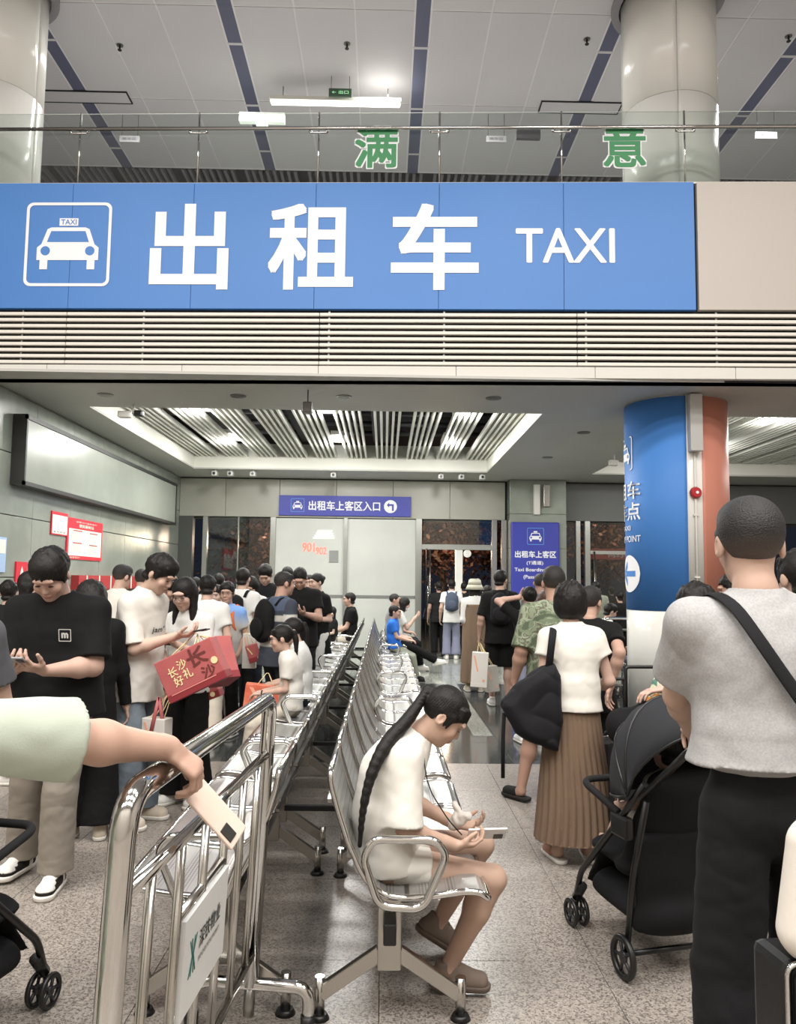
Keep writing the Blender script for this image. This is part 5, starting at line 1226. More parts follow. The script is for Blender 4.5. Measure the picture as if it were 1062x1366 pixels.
lt4 = letters('jam°', T4, .0, .13, 0, .045, .004, bold=.03).build('chest_print', cloth('print ink', '3a3a3a')); tag(lt4, 'small dark lettering printed on the tall young man\'s white tee', 'lettering')
P5 = person('woman with glasses and long black hair in white top, hands on phone', (X(253, 5.75), 5.75), 160, 1.585, head=(20, 4, 0), lean2=8, female=True, skin='cfa892', facial=True, glasses=True, top=tee(WT2, sleeve=1.5, hem=.10), bottom=tro(BK, wide=1.4, cuff=.12), shoes=SN, hair=('long', None, .34), arms=phone_arms(1.20, .27, .06))
held_phone(P5, 'dark phone held by the woman with glasses and long hair')
def grad(v, F_):
    t = np.clip((v[:, 2]-(F_['Ch'][2]-.04))/.18+.12*wob(v, 14, 5), 0, 1)[:, None]; return np.array(lin('b6b5b2'))*(1-t)+np.array(lin('7fa6de'))*t
P6 = person('boy with glasses in blue to grey gradient tee with orange backpack straps', (X(303, 8.2), 8.2), 158, H(303, 779, 8.2, .02), head=(6, 20, 0), facial=True, glasses=True, wide=.96, skin='c79b82', top=dict(color=grad, hem=.14), bottom=tro(BK), shoes=SN2, arms=dict(L=dict(w=(-.20, .12, .90)), R=dict(w=(.20, .20, 1.10))))
backpack(P6, 'dark backpack with orange straps on the boy in gradient tee', cloth('bag dark', '2a2c33'), strapm=cloth('orange strap', 'd4744c'))
person('woman in white top peering from behind the boy in gradient tee', (X(288, 8.95), 8.95), 172, H(290, 780, 8.95, .0), female=True, facial=True, skin='d0ab96', top=tee(WT), bottom=tro(KH), shoes=SN, hair=('bun', None), head=(10, 0, 0))
person('person in white tee and cream trousers behind the woman with glasses', (X(272, 7.6), 7.6), 8, 1.60, top=tee(WT2), bottom=tro(CREAM, cuff=.095, wide=1.2), shoes=SN, skin='c79d86', head=(12, 0, 0))
P8 = person('person in white tee with black backpack strap, back turned, left queue', (X(318, 9.3), 9.3), -12, H(311, 758, 9.3), top=tee(WT2), bottom=tro(BK), shoes=SN, hair=('short', None), head=(5, 0, 0))
backpack(P8, 'narrow black backpack on the person in white tee, left queue', BK2, w_=.20, hgt=.34)
person('woman in pale shirt with lowered head and long dark hair, left queue', (X(337, 9.8), 9.8), 150, H(333, 772, 9.8, .05), head=(36, 20, 0), female=True, facial=True, top=tee(WT2, sleeve=1.9), bottom=tro(DJ), shoes=SN, hair=('long', None, .2), arms=phone_arms())
person('tall man in black tee with lowered head standing far in the left queue', (X(353, 10.1), 10.1), 176, H(353, 756, 10.1, .05), head=(34, 0, 0), facial=True, top=tee(BK2), bottom=tro(BK), shoes=SNK, hair=('fringe', None), arms=phone_arms())
def polo(v, F_):
    z = v[:, 2]-F_['Ch'][2]; c = np.repeat(np.array(lin('3a3f49'))[None], len(v), 0)
    ax = np.abs(v[:, 0]); sl = ax > .20; zz = z
    c[((zz > -.01) & (zz < .045)) & ~sl] = lin('b9b7b0'); c[sl & (zz > -.01) & (zz < .05)] = lin('b9b7b0'); c[(zz < -.19) & (zz > -.25)] = lin('b0afa9'); c[(zz > .09) & ~sl] = lin('4b5568')
    return c
P11 = person('man in dark polo with pale stripes and black backpack, holding a paper bag', (X(369, 7.6), 7.6), -48, H(374, 762, 7.6), head=(4, -12, 0), wide=1.12, skin='b98c74', facial=True, top=dict(color=polo, hem=.15, sleeve=.75), bottom=tro(DJ, wide=1.1), shoes=SNK, hair=('crop', HAIRV), arms=dict(L=dict(w=(-.26, .12, .84))))
backpack(P11, 'black backpack on the man in striped polo', BK, w_=.27, hgt=.42)
P12 = person('man in plain black tee looking down, right of the striped polo man', (X(399, 9.6), 9.6), 178, H(397, 761, 9.6, .055), head=(36, 0, 0), facial=True, wide=1.08, skin='c0927a', top=tee(BK, loose=1.05), bottom=sho(BK, len=.95, wide=1.05), shoes=SNK, arms=phone_arms(1.15)); held_phone(P12, 'phone in the hands of the man in plain black tee')
person('woman in black tunic and white trousers with one hand raised to her mouth', (X(425, 10.5), 10.5), 128, H(425, 765, 10.5), head=(4, 0, 0), female=True, facial=True, skin='d0a892', top=tee(BK, hem=.32, sleeve=.7), bottom=tro(WT2), shoes=SN, hair=('bun', None), arms=dict(R=dict(w=(.05, .20, 1.38), d=(-.2, .1, 1), n=(0, -1, 0)), L=dict(w=(-.12, .20, 1.10))))
person('person in grey top mostly hidden behind the woman in black tunic', (X(411, 11.1), 11.1), 175, H(412, 767, 11.1), facial=True, female=True, top=tee(DG), bottom=tro(BK), shoes=SN, hair=('bun', None))
person('woman in black with hair tied back at the far left, facing right', (X(24, 6.3), 6.3), -82, H(28, 762, 6.3), female=True, skin='cfa690', top=tee(BK2), bottom=tro(BK), shoes=SN, hair=('long', None, .18), head=(8, 0, 0))
person('person in white tee behind the stout man, left of his head', (X(48, 7.6), 7.6), -20, H(52, 755, 7.6), top=tee(WT2), bottom=tro(DJ), shoes=SN, hair=('short', None), head=(6, 0, 0))
person('man in white tee seen from behind between the stout man and tall man', (X(150, 8.0), 8.0), -25, H(150, 754, 8.0, .01), head=(12, -10, 0), top=tee(WT, loose=1.05), bottom=tro(DJ), shoes=SN, hair=('fade', HAIRV))
person('person with short black hair in beige tee beside the tall young man', (X(181, 9.3), 9.3), -10, H(181, 760, 9.3, .01), head=(10, 0, 0), top=tee(cloth('beige tee', 'b9b3a6')), bottom=tro(DJ), shoes=SN, hair=('fade', HAIRV))
person('person in white tee deep in the left queue by the glass frame', (X(256, 10.6), 10.6), 5, H(256, 770, 10.6), top=tee(WT2), bottom=tro(DJ), shoes=SN)
P_ = person('person in dark tee deep in the left queue with their back turned', (X(287, 10.9), 10.9), 3, H(286, 765, 10.9), top=tee(DG), bottom=tro(BK), shoes=SN)
person('head of dark hair and grey tee behind the striped polo man', (X(380, 11.4), 11.4), 3, H(377, 756, 11.4), top=tee(GRY), bottom=tro(BK), shoes=SN)
person('person in black tee far left behind the woman in black', (X(4, 7.4), 7.4), 10, H(4, 775, 7.4), top=tee(BK2), bottom=tro(BK), shoes=SN)
person('person in dark top just behind the long-haired woman with glasses', (X(232, 7.9), 7.9), 150, H(231, 771, 7.9, .03), head=(30, 0, 0), facial=True, top=tee(BK2), bottom=sho(BK, len=.9), shoes=SN, hair=('fringe', None), arms=phone_arms())
# ---------------- seated in the left row
def sit(label, x, y, face, htop, **k):
    h = k.pop('h', 1.5); s = h/1.72
    k.setdefault('legs', dict(L=dict(a=(-.11, .44, (.10)/s-.02), toe=(-.1, 1, 0)), R=dict(a=(.11, .46, (.10)/s-.02), toe=(.1, 1, 0))))
    k.setdefault('arms', dict(L=dict(w=(-.10, .30, .64/s), d=(.4, 1, -.1), n=(0, 0, -1)), R=dict(w=(.10, .30, .64/s), d=(-.4, 1, -.1), n=(0, 0, -1))))
    return person(label, (x, y), face, h, P=(0, 0, .565/s), seat=True, **k)
S1 = sit('girl with glasses and ponytail in white tee seated on the left bench row', -.74, 6.62, 92, 1.01, h=1.36, hk=1.12, wide=.95, female=True, facial=True, glasses=True, lean=4, lean2=14, head=(10, 6, 0), skin='cfa48c', top=tee(WT, bust=False), bottom=tro(CREAM), shoes=SN, hair=('pony', None))
S2 = sit('girl in white tee with long ponytail, second on the left bench row', -.72, 7.20, 92, 1.07, h=1.44, hk=1.08, wide=.95, female=True, facial=True, lean=4, lean2=10, head=(14, 10, 0), skin='cba088', top=tee(WT2, bust=False), bottom=tro(DJ), shoes=SN, hair=('pony', None))
wt = S1['toW'](S1['AR'][-1][2]); o = MB().tube([(wt.x-.0, wt.y+.026*math.cos(t), wt.z+.026*math.sin(t)) for t in [k*math.pi/8 for k in range(16)]], .006, 6, closed=True).build('wrist_watch', BLACKP); tag(o, 'black wrist watch on the seated girl with glasses', 'watch')
sit('man in black tee seated at the far end of the left bench row', -.62, 14.35, 100, 1.3, h=1.72, facial=True, lean=-4, lean2=0, head=(0, -10, 0), skin='c79b82', top=tee(BK), bottom=tro(CREAM), shoes=SN, hair=('short', None))
sit('small girl in black with mask-pale face leaning on the seated man', -.86, 13.75, 110, 1.1, h=1.15, hk=1.2, wide=.9, facial=True, female=True, head=(5, 40, 0), skin='d5b19c', top=tee(BK2, bust=False), bottom=tro(WT2), shoes=SN, hair=('long', None, .15))
sit('boy in bright blue tee seated on the right bench row', .16, 12.6, -95, 1.03, h=1.32, hk=1.12, wide=.95, facial=True, lean=-6, lean2=0, head=(4, 0, 0), top=tee(BLUET), bottom=tro(OLV), shoes=SNK, skin='c99c82', hair=('short', None))
sit('small boy in blue tee seated behind the boy in bright blue', .16, 13.3, -100, 1.1, h=1.22, hk=1.15, wide=.9, facial=True, top=tee(cloth('mid blue cloth', '3d6fb4')), bottom=sho(DJ), shoes=SN, skin='c99c82')
sit('woman with face mask and white top seated, looking at a phone', .20, 14.0, -88, 1.13, h=1.62, female=True, facial=True, mask=True, lean=8, lean2=14, head=(20, 0, 0), top=tee(WT2), bottom=tro(BK), shoes=SN, skin='d3ab95', hair=('long', None, .12), arms=dict(L=dict(w=(-.06, .36, .98), d=(.3, .8, .5), n=(0, -1, .3), curl=(.6, .7, .5)), R=dict(w=(.06, .36, .98), d=(-.3, .8, .5), n=(0, -1, .3), curl=(.6, .7, .5))), legs=dict(L=dict(a=(-.11, .46, .10), toe=(-.1, 1, 0)), R=dict(a=(.10, .78, .20), toe=(.1, 1, .2))))
phone((.20+.50, 14.0, 1.02), (.2, 0, 1), (-1, 0, .1), 'phone held up by the masked woman')
sit('older man with short grey hair seated at the far end of the right bench row', .14, 14.65, -96, 1.3, h=1.70, facial=True, top=tee(GRY), bottom=tro(DJ), shoes=SN, skin='bb8f78', hair=('crop', HAIRV))
# ---------------- right queue
R1_ = person('dark clothed person in the doorway, leftmost of the right queue', (X(585, 16.9), 16.9), 4, H(585, 776, 16.9), top=tee(BK2), bottom=tro(BK, wide=1.2), shoes=SNK, skin='a8806a')
R2_ = person('person with slate blue backpack and blue grey jeans in the doorway', (X(602, 16.4), 16.4), -4, H(600, 773, 16.4), top=tee(WT2), bottom=tro(PURP, wide=1.2, cuff=.10), shoes=SN)
backpack(R2_, 'slate blue backpack worn in the doorway', cloth('slate bag', '4a5263'))
person('dark clothed person at the doorway, right of the slate backpack', (X(619, 17.3), 17.3), 0, H(619, 777, 17.3), top=tee(BK2), bottom=tro(BK), shoes=SNK)
R3 = person('woman in brown apron dress over white shirt wearing a pale bucket hat', (X(633, 11.6), 11.6), -6, 1.60, female=True, skin='caa08a', top=tee(WT2, sleeve=1.2, bust=False, hem=-.08), bottom=dict(kind='dress', mat=BRN, hem=.13, r=(.176, .215), pleats=8, name='apron_dress'), shoes=SNB, hair=('long', None, .22), arms=dict(L=dict(w=(-.12, .20, 1.15)), R=dict(w=(.18, .15, 1.0))))
for sd in (-1, 1): MB().tube([q*R3['s'] for q in (R3['Ch']+np.array((sd*.10, -.118, .06)), R3['S'][sd]*.55+R3['N']*.45+np.array((0, -.02, .03)), R3['Ch']+np.array((sd*.10, .10, .08)))], .022, 8, flat=.3, side=(1, 0, 0)).build('dress_strap', BRN, R3['root'])
hc_ = R3['toW'](R3['o'](0, -.01, .06)); ht = empty('bucket_hat', hc_, 0, 'pale bucket hat on the woman in apron dress', 'hat'); HATM = cloth('hat cream', 'b9b8a6')
mb = MB(); mb.disc((0, 0, -.02), .103, .075, 22, 'z', .088); mb.disc((0, 0, .055), .088, .018, 22, 'z', .060); mb.build('crown', HATM, ht); MB().disc((0, 0, -.085), .142, .068, 24, 'z', .104).build('brim', HATM, ht)
person('person in grey shirt and black trousers right behind the bucket hat woman', (X(650, 12.3), 12.3), -8, H(648, 781, 12.3), top=tee(cloth('warm grey cloth', '85827d')), bottom=tro(BK), shoes=SNK, hair=('short', None))
person('person in dark top ahead of the bucket hat woman', (X(636, 14.2), 14.2), 0, H(622, 779, 14.2), top=tee(DG), bottom=tro(BK), shoes=SNK)
R5 = person('man in black tee and black shorts with black backpack, bare calves', (X(667, 10.3), 10.3), -8, H(669, 761, 10.3), head=(4, -22, 0), wide=1.04, facial=True, skin='c79a82', top=tee(BK, sleeve=.9), bottom=sho(BK, len=.95, wide=1.2), shoes=SN, hair=('fringe', None), arms=dict(L=dict(w=(-.26, .06, .86))))
backpack(R5, 'black backpack on the man in black shorts', cloth('bag black', '1c1c1f'), w_=.25, hgt=.40)
R6 = person('woman in black top and grey lilac skirt with one arm raised to her hair', (X(708, 7.95), 7.95), 2, H(708, 783, 7.95), female=True, skin='cca08a', top=tee(BK, sleeve=.7, bust=False, hem=.08), bottom=dict(kind='skirt', mat=PURP, hem=.16, r=(.14, .19), pleats=10), shoes=SN, hair=('bun', None), arms=dict(L=dict(w=(-.10, .10, 1.58), pole=(-1, .2, .0), d=(.8, 0, .6), n=(0, -1, 0)), R=dict(w=(.22, .06, .88))))
backpack(R6, 'grey green backpack with white strap on the woman in lilac skirt', cloth('bag sage', '7c8078'), w_=.25, hgt=.38, strapm=cloth('strap white', 'd9d8d2'))
person('man with shaved greyish head in the middle of the right queue', (X(722, 9.6), 9.6), -4, H(722, 765, 9.6), top=tee(DG), bottom=tro(BK), shoes=SNK, hair=('crop', HAIRV), skin='a77d66')
person('woman with reddish brown hair behind the camouflage shirt man', (X(729, 8.9), 8.9), -3, H(727, 787, 8.9), female=True, top=tee(BRN), bottom=tro(BK), shoes=SNK, hair=('long', BROWNH, .2))
R9 = person('man in green camouflage shirt and black shorts wearing black slippers', (X(742, 5.85), 5.85), 4, H(750, 757, 5.85), wide=1.18, head=(2, -6, 0), hk=1.04, skin='b98a70', top=tee(CAMO, sleeve=.95, loose=1.05, hem=.20), bottom=sho(BK, len=1.05, wide=1.15), shoes=SLP, hair=('fade', HAIRV), arms=dict(L=dict(w=(-.30, .05, .86))), legs=dict(L=dict(a=('w', (X(696, 5.85, 1060), 5.88, .085)), toe=(-.5, .8, 0))))
R10 = person('woman with round black bob in white tee and long brown pleated skirt', (X(764, 4.65), 4.65), 3, H(766, 780, 4.65, .0), female=True, wide=1.02, skin='cba08a', near=False, Y=3.6, top=tee(WT, sleeve=.42, bust=False, loose=1.04, hem=.02, wr=.006), bottom=dict(kind='skirt', mat=SKB, hem=.135, r=(.150, .245), pleats=26), shoes=(cloth('sandal pink', 'b88f7c'), SOLE, 'slipper'), hair=('bob', None), hk=1.05, arms=dict(L=dict(w=(-.20, .08, .86), pole=(-.3, -1, 0)), R=dict(w=(.17, .22, 1.00), pole=(.5, -1, -.3))))
# shoulder bag
sb = empty('shoulder_bag', (0, 0, 0), 0, 'large black slouchy shoulder bag on the woman with black bob', 'bag')
aw = lambda px, py: np.array(at(px, py, 4.58))
pl_ = [aw(*q)[[0, 2]] for q in ((738, 884), (722, 888), (706, 897), (688, 912), (668, 934), (667, 941), (676, 958), (686, 976), (705, 988), (726, 996), (743, 1000), (748, 960), (746, 900))]
v, f = pillow(pl_, lambda u, v_, w_: (u, 4.55-w_, v_), .17, .06, .007, .012, 3)
mesh_np('bag_body', v, f, cloth('bag black', '1c1c1f'), sb)
MB().tube(fillet([aw(728, 905)+np.array((0, -.05, 0)), at(737, 850, 4.52), R10['toW'](R10['S'][-1]+np.array((.03, -.02, .07))), R10['toW'](R10['S'][-1]+np.array((.03, .09, .0))), aw(738, 900)+np.array((0, .06, 0))], .05, 4), .021, 8, flat=.25, side=(1, 0, 0)).build('shoulder_strap', cloth('bag black', '1c1c1f'), sb)
MB().tube(fillet([aw(672, 950)+np.array((0, -.02, 0)), at(671, 985, 4.55), at(671, 1038, 4.55)], .03, 4), .011, 8, flat=.35).build('loose_strap', cloth('bag black', '1c1c1f'), sb)
R11 = person('man in black tee with side glimpse of face, right behind the bob woman', (X(787, 5.5), 5.5), -12, H(783, 782, 5.5), wide=1.05, head=(6, -25, 0), skin='c0927a', facial=True, top=tee(BK), bottom=tro(BK2), shoes=SNK, hair=('fade', HAIRV), arms=dict(R=dict(w=('w', (X(815, 5.3), 5.3, .90)), n=(0, 0, -1), pole=(.2, -1, 0))))
person('man in grey green shirt beyond the right queue near the glass', (X(797, 14.6), 14.6), 2, H(795, 776, 14.6), top=tee(OLV, sleeve=1.9), bottom=tro(DG), shoes=SNK)
person('person in black standing outside the right glass', (X(818, 19.3), 19.3), 6, H(818, 783, 19.3), top=tee(BK), bottom=tro(BK), shoes=SNK)
person('person in black at the glass just left of the lobby column', (X(829, 15.6), 15.6), 3, H(829, 790, 15.6), top=tee(BK), bottom=tro(BK), shoes=SNK)
# seated man by the far barrier with a bench under him
o = copy_tree(b0); o.location = (2.95, 10.95, 0); o.rotation_euler = (0, 0, 0); tag(o, 'steel bench behind the far crowd barrier beside the column', 'bench')
sit('man in white tee seated beside the lobby column behind the far barrier', X(812, 11.6)-.05, 11.55, -80, 1.15, h=1.58, facial=True, top=tee(WT2), bottom=tro(PURP), shoes=SN, hair=('fringe', None), head=(18, 0, 0))
# ---------------- behind the stroller, right
Q1 = person('woman in white short sleeved shirt reaching left across the luggage', (X(948, 4.15), 4.15), 62, H(945, 779, 4.15), female=True, skin='c99d87', top=tee(WT, sleeve=.9, loose=1.1, bust=False), bottom=tro(CREAM), shoes=SN, hair=('bob', None), head=(12, 0, 0), arms=dict(L=dict(w=('w', (X(885, 4.0), 4.0, 1.05)), d=('w', (-1, 0, -.15)), n=('w', (0, 0, -1)), pole=(0, -1, -1)), R=dict(w=('w', (X(905, 4.35), 4.35, 1.0)), n=(0, 0, -1))))
wq = Q1['toW'](Q1['AR'][-1][2]); o = MB().tube([(wq.x+.02, wq.y+.028*math.cos(t), wq.z+.028*math.sin(t)) for t in [k*math.pi/8 for k in range(16)]], .008, 6, closed=True).build('wrist_watch', BLACKP); tag(o, 'dark wrist watch on the woman reaching across the luggage', 'watch')
person('person in pale shorts half hidden behind the grey tee man', (X(996, 4.8, 800), 4.8), 60, H(985, 764, 4.8), top=tee(WT2), bottom=sho(CREAM, len=.8), shoes=SN, facial=True, head=(5, 10, 0), skin='b98a72')
person('person in blue grey tee cropped by the right picture edge', (X(1078, 3.5, 800), 3.5), 10, H(1075, 735, 3.5), top=tee(cloth('blue grey cloth', '6c7488')), bottom=tro(DJ), shoes=SN)
# ================================================================ stroller
STB = cloth('stroller fabric', '141416'); STC = cloth('stroller canopy', '2b2c2f'); STF = mat('stroller frame', '0d0d0e', .35)
def wheel(o, x, y, r, name='wheel', w_=.035):
    wh = empty_child(name, o)
    for dx in ((0,) if name == 'rear_wheel' else (-.028, .028)):
        t_ = MB().tube([(x+dx, y+r*.86*math.cos(t), r+r*.86*math.sin(t)) for t in [2*math.pi*k/26 for k in range(26)]], r*.16, 8, closed=True).build('tyre', BLACKP, wh)
        mb = MB(); mb.disc((x+dx-.006, y, r), r*.28, .012, 14, 'x')
        for k in range(5):
            a = 2*math.pi*k/5; mb.tube([(x+dx, y, r), (x+dx, y+math.cos(a)*r*.8, r+math.sin(a)*r*.8)], .007, 6)
        mb.build('hub', mat('hub dark', '26262a', .4), wh)
    return wh
def empty_child(name, par):
    o = bpy.data.objects.new(name, None); link(o, par); return o
def stroller(label):
    """local: rear axle at origin, forward = +y, handle behind"""
    o = empty('baby_stroller', (0, 0, 0), 0, label, 'stroller'); W = .235
    for s in (-1, 1):
        wheel(o, s*W, 0, .085, 'rear_wheel'); wheel(o, s*.17, .50, .062, 'front_wheel')
        MB().tube(fillet([(s*W*.93, .0, .10), (s*W*.95, -.06, .42), (s*W, -.18, .74)], .05), .013, 8).build('rear_leg', STF, o)
        MB().tube(fillet([(s*.17, .50, .13), (s*.19, .42, .27), (s*W, .05, .58), (s*W, -.17, .80)], .05), .014, 8).build('side_tube', STF, o)
        MB().tube([(s*.17, .50, .125), (s*.17, .44, .20)], .022, 8).build('wheel_fork', STF, o)
        MB().bbox(s*W-.02, s*W+.02, -.06, .06, .55, .64, .012).build('hinge', BLACKP, o)
    MB().tube([(-W, 0, .095), (W, 0, .095)], .012, 8).build('rear_axle', STF, o)
    MB().tube(fillet([(-W, -.14, .74), (-W, -.50, 1.02), (W, -.50, 1.02), (W, -.14, .74)], .08, 6), .014, 10).build('handle_tube', STF, o)
    MB().tube(fillet([(-W+.03, -.497, 1.02), (W-.03, -.497, 1.02)], .02), .021, 12).build('handle_grip', cloth('grip foam', '1f1f20'), o)
    MB().tube(fillet([(-W, .02, .64), (-W-.0, .33, .70), (W, .33, .70), (W, .02, .64)], .07, 6), .015, 10).build('bumper_bar', cloth('grip foam', '1f1f20'), o)
    # seat shell, basket and canopy
    B = PL(); B.cone((0, -.12, .78), (0, .10, .40), .19, .19, .03, side=(1, 0, 0), flat=.35); B.cone((0, .06, .40), (0, .33, .42), .185, .18, .03, side=(1, 0, 0), flat=.25); B.cone((0, .30, .42), (0, .46, .22), .15, .13, .02, side=(1, 0, 0), flat=.16)
    v, f = B.mesh(.010); mesh_np('seat_shell', v+vnormals(v, f)*(.006*wob(v, 13, 2))[:, None], f, STB, o)
    B = PL(); B.cone((-.0, -.02, .24), (0, .34, .24), .20, .17, .03, side=(1, 0, 0), flat=.42); B.cone((0, -.05, .55), (0, -.03, .20), .205, .20, .04, side=(1, 0, 0), flat=.16)
    v, f = B.mesh(.010); mesh_np('basket', v+vnormals(v, f)*(.007*wob(v, 12, 5))[:, None], f, STB, o)
    # folding canopy: ribs of an arched hood
    n, m_ = 18, 8; vs = []; fs = []
    for j in range(m_+1):
        a = math.radians(-38+j*17.5); L_ = .365+.02*math.sin(math.pi*j/m_)
        for i in range(n+1):
            t = math.pi*i/n; vs.append((-math.cos(t)*(W+.035), -.12+.02+(math.sin(t)*L_)*math.sin(a)+.0, .74+(math.sin(t)**.75*L_)*math.cos(a)+.012*math.sin(j*math.pi)*0))
    for j in range(m_):
        for i in range(n): fs.append((j*(n+1)+i, j*(n+1)+i+1, (j+1)*(n+1)+i+1, (j+1)*(n+1)+i))
    mb = MB().add(vs, fs, True); cp_ = mb.build('canopy', STC, o); md = cp_.modifiers.new('thick', 'SOLIDIFY'); md.thickness = .006
    for j in (0, 3, 5, 8): MB().tube(vs[j*(n+1):(j+1)*(n+1)], .006, 6).build('canopy_rib', STF, cp_)
    return o
st = stroller('black baby stroller with raised canopy held by the man in grey tee'); st.location = (1.20, 3.36, 0); st.rotation_euler = (0, 0, math.radians(15))
bb = sit('small child seated in the black stroller, one foot showing', 1.17, 3.42, 15, .9, h=.78, hk=1.5, wide=1.0, lean=-18, lean2=-14, top=tee(MINT), bottom=sho(WT2), shoes=None, skin='d0a58e', Y=3.4, legs=dict(L=dict(a=(-.16, .62, .95), toe=(-.3, 1, .4)), R=dict(a=(.16, .58, .86), toe=(.1, 1, .3))), arms=dict(L=dict(w=(-.25, .25, 1.35)), R=dict(w=(.22, .25, 1.3)))) 
st2 = copy_tree(st); tag(st2, 'black baby stroller beside the mint shirt person at the lower left edge'); st2.location = (-1.50, 2.62, 0); st2.rotation_euler = (0, 0, math.radians(-12))
# ================================================================ suitcase and bags at the right
def suitcase(loc, rz, w_, d_, hgt, label, m, trim, trolley=False, ribs=True):
    o = empty('suitcase', loc, rz, label, 'suitcase')
    MB().bbox(-w_/2, w_/2, -d_/2, -.004, .05, hgt, .022).build('shell_half', m, o); MB().bbox(-w_/2, w_/2, .004, d_/2, .05, hgt, .022).build('shell_half', m, o)
    fr = MB(); 
    pts = rrect(-w_/2-.001, w_/2+.001, .049, hgt+.001, .022); fr.tube([(p[0], 0, p[1]) for p in pts], .007, 6, closed=True); fr.build('seam_frame', trim, o)
    if ribs:
        for k in range(7):
            x = -w_/2+.05+k*(w_-.1)/6
            for s in (-1, 1): MB().bbox(x-.006, x+.006, s*d_/2-.004, s*d_/2+.004, .09, hgt-.04, .002).build('rib', m, o)
    for s in (-1, 1): 
        for t in (-1, 1): q = MB(); q.disc((s*(w_/2-.04), t*(d_/2-.04), .025), .025, .014, 14, 'y'); q.tube([(s*(w_/2-.04), t*(d_/2-.04)+.0, .04), (s*(w_/2-.04), t*(d_/2-.04), .055)], .014, 8); q.build('caster', BLACKP, o)
    for s in (-1, 1): MB().bbox(s*w_*.28-.03, s*w_*.28+.03, -.022, .022, hgt-.012, hgt+.008, .004).build('latch', trim, o)
    MB().tube(fillet([(-.08, 0, hgt-.005), (-.08, 0, hgt+.03), (.08, 0, hgt+.03), (.08, 0, hgt-.005)], .02), .010, 8).build('carry_handle', BLACKP, o)
    if trolley: MB().tube(fillet([(-.10, d_/2-.02, hgt-.02), (-.10, d_/2-.02, hgt+trolley), (.10, d_/2-.02, hgt+trolley), (.10, d_/2-.02, hgt-.02)], .02), .010, 8).build('trolley_handle', BLACKP, o)
    return o
SCB = mat('suitcase black', '141416', .42, bump=(30, .05))
suitcase((1.04, 1.68, 0), math.radians(6), .44, .28, .81, 'black ribbed suitcase with silver trim at the lower right corner', SCB, CHROME)
o = empty('white_bag', (.955, 1.68, .818), 0, 'white rounded bag with grey print resting on the black suitcase', 'bag'); B = PL(); B.cone((0, 0, .05), (0, 0, .22), .14, .115, .02, side=(1, 0, 0), flat=.62); v, f = B.mesh(.008); v[:, 2] = np.maximum(v[:, 2], -.0); mesh_np('bag_body', v, f, mat('bag ivory', 'dfd9cf', .6, noise=(6, 'cbc4b9', .7)), o)
for dz in (.09, .12): MB().bbox(-.08, .06, -.094, -.086, dz, dz+.018, .002).build('grey_patch', mat('patch grey', 'a29b92', .6), o)
# luggage pile behind the stroller
p = at(845, 930, 4.45); s1 = suitcase((p.x+.10, 4.45, 0), .1, .42, .26, .68, 'dark suitcase with raised trolley handle behind the stroller', mat('suitcase dark', '1b1b1e', .5), DSTEEL, .42)
o = empty('duffel_bag', (p.x+.14, 4.42, .69), 0, 'slouchy black bag lying on the dark suitcase behind the stroller', 'bag'); B = PL(); B.cone((-.20, 0, .10), (.24, 0, .14), .10, .12, .02); B.cone((-.05, .0, .16), (.2, 0, .18), .09, .09, .04); v, f = B.mesh(.009); v[:, 2] = np.maximum(v[:, 2], 0.0); v = v+vnormals(v, f)*(.010*(np.abs(wob(v, 11, 8))**.7-.4))[:, None]; v[:, 2] = np.maximum(v[:, 2], 0.0); mesh_np('bag_body', v, f, STB, o)
MB().tube(fillet([(-.18, -.05, .15), (-.10, -.06, .27), (.10, -.06, .29), (.2, -.05, .2)], .05), .010, 8).build('carry_strap', STB, o)
q = at(884, 925, 4.22)
B = PL(); B.cone((0, 0, -.04), (.0, 0, .05), .085, .05, .03, side=(1, 0, 0), flat=.5); B.cone((.03, 0, .02), (.015, 0, .085), .04, .02, .03); B.cone((-.03, 0, .02), (-.02, 0, .07), .035, .02, .03); v, f = B.mesh(.006); v = v+vnormals(v, f)*(.006*wob(v, 40, 8))[:, None]
def pat(v): 
    a = wob(v, 60, 2); b_ = wob(v, 70, 12); c = np.repeat(np.array(lin('cfd6b8'))[None], len(v), 0); c[a > .45] = lin('b5793f'); c[b_ > .5] = lin('5c7f74'); return c
q2 = mesh_np('patterned_bag', v, f, CV, None, col=pat(v)); q2.location = q; tag(q2, 'pale green patterned cloth bag held over the luggage pile', 'bag')
